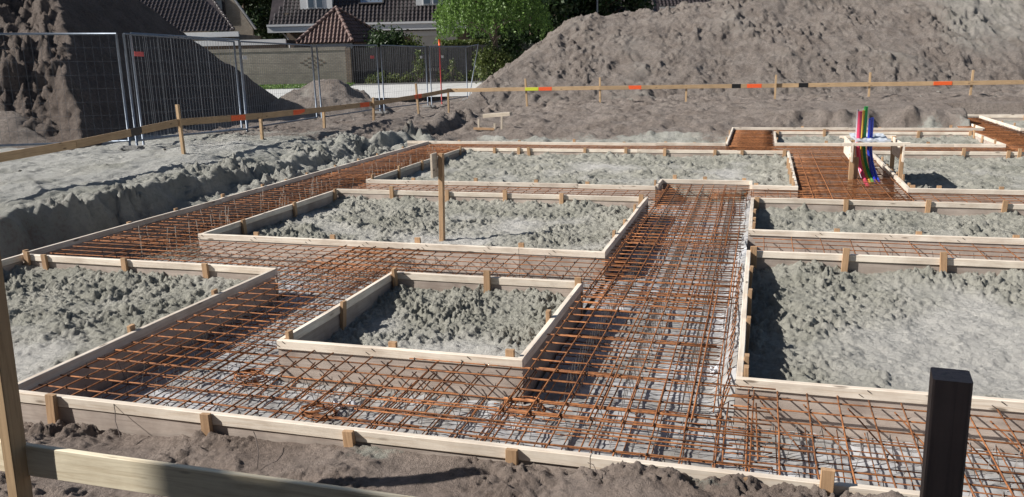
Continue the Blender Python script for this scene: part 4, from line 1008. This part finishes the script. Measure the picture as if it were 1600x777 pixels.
def dormer(pxl, pxr, pyb, wins):
    u0_, z0_ = uz(pxl, pyb, DM+.4); u1_, _ = uz(pxr, pyb, DM+.4); dd = DM+(z0_-ez)/math.tan(pitch)-.1
    u0_, z0_ = uz(pxl, pyb, dd); u1_, _ = uz(pxr, pyb, dd)
    d_ = block('dormer', u0_, u1_, dd, dd+2.5, z0_, z0_+2.2, M['whitepaint'], g); 
    block('dormer_roof', u0_-.15, u1_+.15, dd-.15, dd+2.6, z0_+2.2, z0_+2.4, M['greypaint'], g)
    for (a_, b_) in wins:
        w0, z1 = uz(a_, pyb-3, dd); w1, _ = uz(b_, pyb-3, dd)
        fr = block('window_frame', w0-.06, w1+.06, dd-.04, dd-.002, z1-.06, z0_+2.0, M['whitepaint'], g)
        block('window', w0, w1, dd-.055, dd-.042, z1, z0_+1.9, M['glass'], g)
dormer(469.5, 519.5, 15, ((482, 490.5), (495, 504)))
dormer(650, 692, 9, ((662, 672), (677, 686)))
u0_, z0_ = uz(563, 8, DM+1.5); u1_, _ = uz(600, 8, DM+1.5); v0 = (z0_-ez)/math.sin(pitch); nrm = W_R.cross(vd).normalized()
pb = F(u0_, DM, ez)+vd*v0+nrm*.12
fr = [pb, pb+W_R*(u1_-u0_), pb+W_R*(u1_-u0_)+vd*1.4, pb+vd*1.4]
poly('skylight', fr, M['skyglass'], g)
for p, q in ((0, 1), (1, 2), (2, 3), (3, 0)): beam('skylight_frame', fr[p]+nrm*.02, fr[q]+nrm*.02, .12, .10, M['darkwood'], g, up=nrm, seg=9, wob=0)
su, sz = uz(641, 66, DM+.5); su1, _ = uz(715, 66, DM+.5)
block('shutter_box', su-1.6, su1, DM+.40, DM+.54, sz+.45, sz+.85, M['whitepaint'], g); block('roller_shutter', su+.05, su1, DM+.47, DM+.54, 0.6, sz+.44, M['shutter'], g)
block('gable_wall', lu+1.2, lu+1.45, DM+.54, DM+8.9, ez-.1, ez+.9, M['darkbrick'], g)

# pavilion with pyramid roof
DP = 57.2
pu0, pz = uz(463, 68, DP); pu1, _ = uz(551, 66, DP); au, az = uz(525, 14, DP+2.0)
g = empty('pavilion', 'garden pavilion with brown tiled pyramid roof behind the brick wall', 'pavilion', tuple(F(pu0, DP, 0)))
e0 = F(pu0, DP, pz); e1 = F(pu1, DP, pz); apex = F(au, DP+2.1, az); e2 = F(pu1+2.15, DP+3.6, pz+.0); e3 = F(pu0+.3, DP+4.0, pz)
poly('roof_deck', [e0, e1, apex], M['tile_brown'], g); poly('roof_deck', [e1, e2, apex], M['tile_brown'], g); poly('roof_deck', [e2, e3, apex], M['tile_brown'], g); poly('roof_deck', [e3, e0, apex], M['tile_brown'], g)
def tri_tiles(A, B, P, tw, th):
    ud = (B-A).normalized(); n_ = (B-A).cross(P-A).normalized(); vd_ = n_.cross(ud); L_ = (B-A).length; pu = (P-A).dot(ud); pv = (P-A).dot(vd_)
    def shp(u, v): return v < pv and u > pu*v/pv and u < L_-(L_-pu)*v/pv
    tiles(g, A, ud, vd_, int(L_/tw)+1, int(pv/th)+1, tw, th, M['tile_brown'], shp)
tri_tiles(e0, e1, apex, .26, .34); tri_tiles(e1, e2, apex, .26, .34)
def hip(A, B):
    n = int((B-A).length/.36)
    for k in range(n):
        p = A.lerp(B, k/n); q = A.lerp(B, (k+1.15)/n); d_ = Vector((0, 0, .06+.02*(k % 2)))
        tube('hip_tile', [p+d_+Vector((0, 0, .03)), q+d_], .125, M['tile_brown'], g, 8)
hip(e0, apex); hip(e1, apex); hip(e2, apex)
block('fascia', pu0+.9, pu1-.05, DP+.12, DP+.2, pz-.42, pz-.05, M['greypaint'], g)
block('beam', pu0+.2, pu1-.02, DP+.22, DP+.4, pz-.5, pz-.06, M['darkwood'], g)
for uu, dd in ((pu0+.5, DP+.3), (pu1-.2, DP+.3), (pu1+1.6, DP+3.2), (pu0+.6, DP+3.5)): block('post', uu, uu+.18, dd, dd+.18, 0, pz-.05, M['darkwood'], g)
block('back_wall', pu0+.8, pu1+1.6, DP+3.7, DP+3.85, 0, pz-.1, M['darkwood'], g)
# left house
DL = 62.0
hu1, hz = uz(366, 48.5, DL); hu0 = hu1-12
g = empty('house', 'house with dark tiled roof and white gutter partly hidden by the tall left heap', 'house', tuple(F(hu0, DL, 0)))
vl = (W_D*math.cos(math.radians(42))+Vector((0, 0, math.sin(math.radians(42)))) - W_R*.62).normalized()
vl2 = (W_D*math.cos(math.radians(42))+Vector((0, 0, math.sin(math.radians(42)))))
poly('roof_deck', [F(hu0, DL, hz), F(hu1, DL, hz), F(hu1, DL, hz)+vl*7.5, F(hu0, DL, hz)+vl2*6.3], M['tile_dark'], g)
tiles(g, F(hu0, DL, hz+.02), W_R, vl2, int(12/.30), 17, .30, .36, M['tile_dark'], shape=lambda u, v: u < 12-.80*v)
for k in range(15):   # verge tiles
    p = F(hu1, DL, hz+.08)+vl*(k*.42); tube('verge_tile', [p, p+vl*.44+Vector((0, 0, -.02))], .09, M['tile_dark'], g, 6)
block('gutter', hu0, hu1+.35, DL-.22, DL, hz-.40, hz-.05, M['whitepaint'], g)
block('wall', hu0+.3, hu1-.1, DL+.3, DL+7, 0, hz-.2, M['greybrick'], g)
gu0, _ = uz(345, 40, DL+7); gu1, _ = uz(398, 40, DL+7)
ggz = uz(398, 44, DL+7)[1]; gtz = uz(366, 0, DL+7)[1]; gtu = uz(366, 0, DL+7)[0]
k_ = (gtz-ggz)/(gu1-gtu)
gw = [F(gu0-4, DL+7, 0), F(gu1-.2, DL+7, 0), F(gu1-.2, DL+7, ggz), F(gtu-1.5, DL+7, gtz+1.5*k_), F(gu0-4, DL+7, gtz+1.5*k_)]
vs = [tuple(p-g.location) for p in gw]+[tuple(p+W_D*.3-g.location) for p in gw]
meshobj('gable_wall', vs, [(0, 1, 2, 3, 4), (9, 8, 7, 6, 5)]+[(i, (i+5), ((i+1) % 5)+5, (i+1) % 5) for i in range(5)], M['greybrick'], g)
beam('bargeboard', F(gu1+.1, DL+6.9, ggz-.1), F(gtu-1.4, DL+6.9, gtz+1.5*k_), .12, .34, M['greypaint'], g, up=W_D, seg=9, wob=0)
wa, wz = uz(327, 22, DL+6.9); wb_, wz2 = uz(347, 5, DL+6.9)
block('window_frame', wa-.15, wb_+.2, DL+6.82, DL+6.98, wz-.1, wz2+.5, M['darkwood'], g); block('window', wa, wb_, DL+6.79, DL+6.815, wz, wz2+.2, M['skyglass'], g)
# low flat building
fa, fzz = uz(372, 70, 59.5); fb, fz2 = uz(446, 61, 59.5)
g = empty('garage', 'low flat roofed annexe with white fascia between the two houses', 'garage', tuple(F(fa-3, 59.5, 0)))
block('fascia', fa-3, fb, 59.5, 59.7, fzz-.05, fz2, M['whitepaint'], g); block('roof', fa-3, fb, 59.7, 64, fz2-.25, fz2-.05, M['darkwood'], g); block('wall', fa-3, fb-.1, 59.75, 60, 0, fzz-.06, M['darkbrick'], g)
# distant roof above the big heap
DR = 78; qa, qz = uz(968, 12, DR); qb, _ = uz(1330, 5, DR)
g = empty('house', 'dark tiled roof just showing above the crest of the big heap', 'house', tuple(F(qa, DR, 0)))
vr = (W_D*math.cos(math.radians(38))+Vector((0, 0, math.sin(math.radians(38)))))
poly('roof_deck', [F(qa, DR, qz), F(qb+6, DR, qz), F(qb+6, DR, qz)+vr*6, F(qa, DR, qz)+vr*6], M['tile_dark'], g)
tiles(g, F(qa, DR, qz+.02), W_R, vr, int((qb+6-qa)/.33), 9, .33, .36, M['tile_dark'])
block('gutter', qa-.1, qb+6, DR-.18, DR, qz-.30, qz-.02, M['greypaint'], g); block('wall', qa+.5, qb+5, DR+.4, DR+8, 0, qz-.1, M['darkbrick'], g)
a = F(uz(933, 12, 60)[0], 60, 0); r = empty('lamp_post', 'thin pale street lamp post rising behind the left end of the big heap', 'lamp post', tuple(a)); tube('shaft', [a, a+Vector((0, 0, 3)), a+Vector((0, 0, 7))], .07, M['galv'], r)
tube('lamp_head', [a+Vector((0, 0, 7)), a+Vector((.2, 0, 7.15)), a+Vector((.7, 0, 7.2))], .09, M['galv'], r)

# ------------------------------------------------------------ vegetation
def leafmat(name, c1, c2, tr=.35):
    m, n, l, b = mat(name); ge = n.new('ShaderNodeNewGeometry'); t = noise(n, l, ge.outputs['Position'], 1.1, 3); w = n.new('ShaderNodeTexWhiteNoise'); w.noise_dimensions = '3D'
    sn = n.new('ShaderNodeVectorMath'); sn.operation = 'SNAP'; sn.inputs[1].default_value = (.2, .2, .2); l.new(ge.outputs['Position'], sn.inputs[0]); l.new(sn.outputs[0], w.inputs[0])
    a_ = n.new('ShaderNodeMath'); a_.operation = 'MULTIPLY_ADD'; a_.inputs[1].default_value = .5; l.new(w.outputs[0], a_.inputs[0]); l.new(t.outputs[0], a_.inputs[2])
    c = ramp(n, [(.4, c1), (1.0, c2)]); l.new(a_.outputs[0], c.inputs[0]); l.new(c.outputs[0], b.inputs['Base Color']); b.inputs['Roughness'].default_value = .55
    tl = n.new('ShaderNodeBsdfTranslucent'); l.new(c.outputs[0], tl.inputs[0]); ms = n.new('ShaderNodeMixShader'); ms.inputs[0].default_value = tr
    out = [x for x in n if x.type == 'OUTPUT_MATERIAL'][0]; l.new(b.outputs[0], ms.inputs[1]); l.new(tl.outputs[0], ms.inputs[2]); l.new(ms.outputs[0], out.inputs[0]); return m
M['birch'] = leafmat('fresh_green_leaves', (.045, .095, .018), (.16, .27, .055)); M['darkleaf'] = leafmat('dark_leaves', (.014, .032, .010), (.04, .075, .02), .2)
M['shrub'] = leafmat('shrub_leaves', (.05, .085, .02), (.15, .18, .05)); M['bark'] = flat('bark', (.12, .09, .07), .9, 0, .3, 8, .3); M['grass'] = leafmat('grass_blades', (.06, .13, .02), (.16, .26, .05), .3)
R_ = np.random.default_rng(5)
def leaves(name, P, size, m, parent, droop=0.):
    n = len(P); a = R_.normal(size=(n, 3)); a[:, 2] -= droop*1.5; a /= np.linalg.norm(a, axis=1)[:, None]; b = np.cross(a, R_.normal(size=(n, 3))); b /= np.linalg.norm(b, axis=1)[:, None]
    s = size*R_.uniform(.6, 1.4, n)[:, None]; a = a*s; b = b*s*.55
    V = np.stack([P-a, P+b, P+a, P-b], 1).reshape(-1, 3)-np.array(parent.location)
    me = bpy.data.meshes.new(name); me.vertices.add(4*n); me.vertices.foreach_set('co', V.astype(np.float32).ravel()); me.loops.add(4*n); me.loops.foreach_set('vertex_index', np.arange(4*n, dtype=np.int32)); me.polygons.add(n); me.polygons.foreach_set('loop_start', np.arange(n, dtype=np.int32)*4); me.update(calc_edges=True); me.materials.append(m)
    return link(bpy.data.objects.new(name, me), parent)
def limbs(parent, c, h, spread, seed, n=9, r0=.16):
    q = random.Random(seed); tube('trunk', [c, c+Vector((.1, .05, h*.3)), c+Vector((.0, .1, h*.62)), c+Vector((.15, 0, h*.9))], r0, M['bark'], parent, 8)
    for k in range(n):
        z = h*q.uniform(.3, .8); an = q.uniform(0, 6.28); L_ = spread*q.uniform(.5, .9); p = c+Vector((0, 0, z))
        tube('limb', [p, p+Vector((math.cos(an)*L_*.5, math.sin(an)*L_*.5, L_*.25)), p+Vector((math.cos(an)*L_, math.sin(an)*L_, L_*.3))], r0*.3, M['bark'], parent, 5)
def tree(label, u, D, h, rx, zlow, n, size, m, seed, clumps=40, group=None, cat='tree', ztop=None):
    c = F(u, D, 0); g = empty('tree', label, cat, tuple(c), group); limbs(g, c, h, rx, seed)
    q = np.random.default_rng(seed); zc = (h+zlow)/2; rz = (h-zlow)/2
    cc = q.normal(size=(clumps, 3)); cc /= np.linalg.norm(cc, axis=1)[:, None]; cc *= (q.uniform(.35, 1, clumps)**.5)[:, None]; cc *= np.array([rx, rx, rz]); cc += np.array([c.x, c.y, zc])
    idx = q.integers(0, clumps, n); rr = q.normal(size=(n, 3))*np.array([1, 1, .8])*q.uniform(.25, .5, clumps)[idx][:, None]*rx*.42
    leaves('crown', cc[idx]+rr, size, m, g); return g
# bright birch with hanging twigs
bu_ = U_(779, 50.5); c = F(bu_, 50.5, 0)
g = empty('tree', 'bright green weeping birch in the top middle beside the white gutter', 'tree', tuple(c)); limbs(g, c, 7.5, 2.6, 3, 12)
q = np.random.default_rng(12); P = []
for k in range(620):
    an = q.uniform(0, 6.283); rad = 3.25*math.sqrt(q.uniform(.02, 1)); z0_ = 2.9+4.6*math.sqrt(max(0, 1-(rad/3.45)**2))*q.uniform(.45, 1.05); L_ = q.uniform(.6, 1.9)
    z1_ = max(2.25+.5*q.random()+.06*rad, z0_-L_); nn = int(34*(z0_-z1_)/1.2)+3; t = q.uniform(0, 1, nn); sw = q.normal(size=2)*.14
    x = c.x+rad*math.cos(an)+sw[0]*t+q.normal(size=nn)*.065; y = c.y+rad*math.sin(an)+sw[1]*t+q.normal(size=nn)*.065; P.append(np.stack([x, y, z0_+(z1_-z0_)*t], 1))
leaves('crown', np.concatenate(P), .075, M['birch'], g, .8)
TG = 'dark trees behind the houses and the big heap'
for k, (px, D, h, rx, zl, n, lb) in enumerate([
    (835, 60, 9, 3.2, .3, 15000, 'dark dense tree right of the bright birch'), (885, 63, 10, 3.6, .5, 15000, 'dark tree behind the left shoulder of the big heap'), (950, 66, 9, 3.4, 1.0, 12000, 'dark tree above the left shoulder of the big heap near the lamp post'),
    (795, 66, 10, 3.5, .5, 12000, 'dark tree standing behind the bright birch'), (405, 76, 11, 3.4, 1, 14000, 'dark tree between the two houses'), (370, 84, 12, 4.2, 1, 12000, 'tall dark tree behind the left house gable'), (440, 84, 12, 4, 1, 12000, 'dark tree behind the left end of the main roof'),
    (1010, 90, 10, 5, 1, 9000, 'dark tree behind the distant roof, left part'), (1330, 88, 11, 5, 1, 7000, 'dark tree behind the distant roof, right part')]):
    tree(lb, U_(px, D), D, h, rx, zl, n, .17, M['darkleaf'], 30+k, 46, TG)
def bush(label, u, D, h, rx, n, m, seed, size=.09, zb=0.):
    c = F(u, D, zb); g = empty('shrub', label, 'shrub', tuple(c)); q = np.random.default_rng(seed); pts = []
    for k in range(5):
        an = q.uniform(0, 6.28); tube('stem', [c, c+Vector((math.cos(an)*rx*.3, math.sin(an)*rx*.3, h*.4)), c+Vector((math.cos(an)*rx*.7, math.sin(an)*rx*.7, h*.8))], .018, M['bark'], g, 5)
    cl = 14; cc = q.normal(size=(cl, 3)); cc /= np.linalg.norm(cc, axis=1)[:, None]; cc *= np.array([rx*.7, rx*.6, h*.36]); cc += np.array([c.x, c.y, zb+h*.55]); idx = q.integers(0, cl, n)
    P_ = cc[idx]+q.normal(size=(n, 3))*rx*.22; P_ = P_[P_[:, 2] > zb]; leaves('foliage', P_, size, m, g)
bush('dark rounded shrub above the board fence right of the pavilion', U_(615, 58), 58, 3.6, 1.5, 5000, M['darkleaf'], 61, .10)
bush('yellow green shrub above the board fence before the white shutter', U_(648, 58), 58, 3.1, 1.2, 3500, M['shrub'], 62, .09)
bush('leafy light green shrub climbing the dark boarding', U_(664, 55.4), 55.4, 2.2, .42, 700, M['shrub'], 63, .07)
bush('green shrub beside the leaning pole at the end of the fence', U_(775, 50), 50, 2.0, 1.1, 3200, M['shrub'], 64, .08)
bush('dark shrub below the birch at the foot of the big heap', U_(800, 52), 52, 2.6, 1.7, 4500, M['darkleaf'], 65, .10)
bush('small plant with pale leaves low on the dark boarding', U_(715, 55.4), 55.4, 1.6, .3, 300, M['shrub'], 66, .06)
for k, px in enumerate((592, 606, 622, 636, 650, 700, 726, 745)):
    bush(['low green plant at the left end of the dark boarding', 'low plant second from left at the foot of the boarding', 'low plant third from left at the foot of the boarding', 'low plant left of the climbing shrub', 'low plant under the climbing shrub', 'low plant beside the thin red pole', 'low plant right of the red pole', 'low plant near the birch foot'][k], U_(px, 55.5), 55.5, .55+.3*rnd.random(), .45, 420, M['shrub'], 70+k, .06)
# ivy on the gable, hedge strip under the birch
bush('ivy patch climbing the brick gable of the left house', U_(366, 68.7), 68.6, 5.0, .9, 2500, M['darkleaf'], 81, .09)
g = empty('hedge', 'trimmed green hedge top running under the birch', 'hedge', tuple(F(U_(700, 57.5), 57.5, 0)))
n = 9000; q = np.random.default_rng(91); uu = q.uniform(U_(700, 57.5), U_(800, 57.5), n); dd = 57.5+q.uniform(-.4, .4, n); zz = q.uniform(.2, 2.75, n)**1.0
leaves('foliage', np.stack([W_R.x*uu+W_D.x*dd, W_R.y*uu+W_D.y*dd, zz], 1), .09, M['shrub'], g)
# grass on the verge
n = 14000; uu = R_.uniform(-20, -9.9, n); dd = R_.uniform(50.9, 55.4, n); w_ = np.exp(-((uu+12.4)/.8)**2-((dd-50.9)/1.0)**2)
g = empty('verge_grass', None, None, tuple(F(-12, 53, 0))); 
P_ = np.stack([W_R.x*uu+W_D.x*dd, W_R.y*uu+W_D.y*dd, .06+R_.uniform(0, .12, n)], 1)
bpy.data.objects.remove(g); fake = type('x', (), {'location': Vector((0, 0, 0))})
def loose_leaves(name, P_, size, m):
    g_ = bpy.data.objects.new('tmp', None); o = leaves(name, P_, size, m, g_); o.parent = None; bpy.data.objects.remove(g_); return o
tag(loose_leaves('grass', P_, .06, M['grass']), 'short grass of the verge in front of the brick garden wall', 'grass', kind='stuff')
tc_ = F(U_(455, 31), 31, .0); n = 1500; P_ = np.stack([tc_.x+R_.normal(size=n)*.35, tc_.y+R_.normal(size=n)*.8, .05+np.abs(R_.normal(size=n))*.12], 1)
tag(loose_leaves('weeds', P_, .05, M['grass']), 'bright green weeds left of the small rubble heap', 'weeds', kind='stuff')

# ------------------------------------------------------------ unseen stacked boxes added behind the camera to shade near plank and black post
M['unit'] = flat('shade_box_grey', (.34, .35, .36), .6, .1, .1, 3, .05)
g = empty('shade_box', 'unseen stack of grey boxes added behind the viewpoint to cast shade', 'shade caster', (-8.65, -.65, -.1))
for k in range(2):
    z0_ = -.1+k*2.85
    vs = []; x0, x1, y0, y1 = -7.6, 3.4, -3.2, -.7; n = 66
    for i in range(n+1):
        x = x0+(x1-x0)*i/n; dy = -.035*(i % 4 in (1, 2))
        vs += [(x+7.6, dy, z0_+.1), (x+7.6, dy, z0_+2.85)]
    fs = [(2*i, 2*i+2, 2*i+3, 2*i+1) for i in range(n)]
    meshobj('corrugated_side', vs, fs, M['unit'], g)
    b_ = block('shell', 0, 1, 0, 1, 0, 1, M['unit'], g); b_.matrix_basis = Matrix.Translation((0, -2.5, z0_+.1)) @ Matrix.Diagonal((11, 2.44, 2.8, 1))
    for xx in (0, 10.9):
        b_ = block('corner_post', 0, 1, 0, 1, 0, 1, M['unit'], g); b_.matrix_basis = Matrix.Translation((xx, -.09, z0_+.05)) @ Matrix.Diagonal((.12, .12, 2.85, 1))
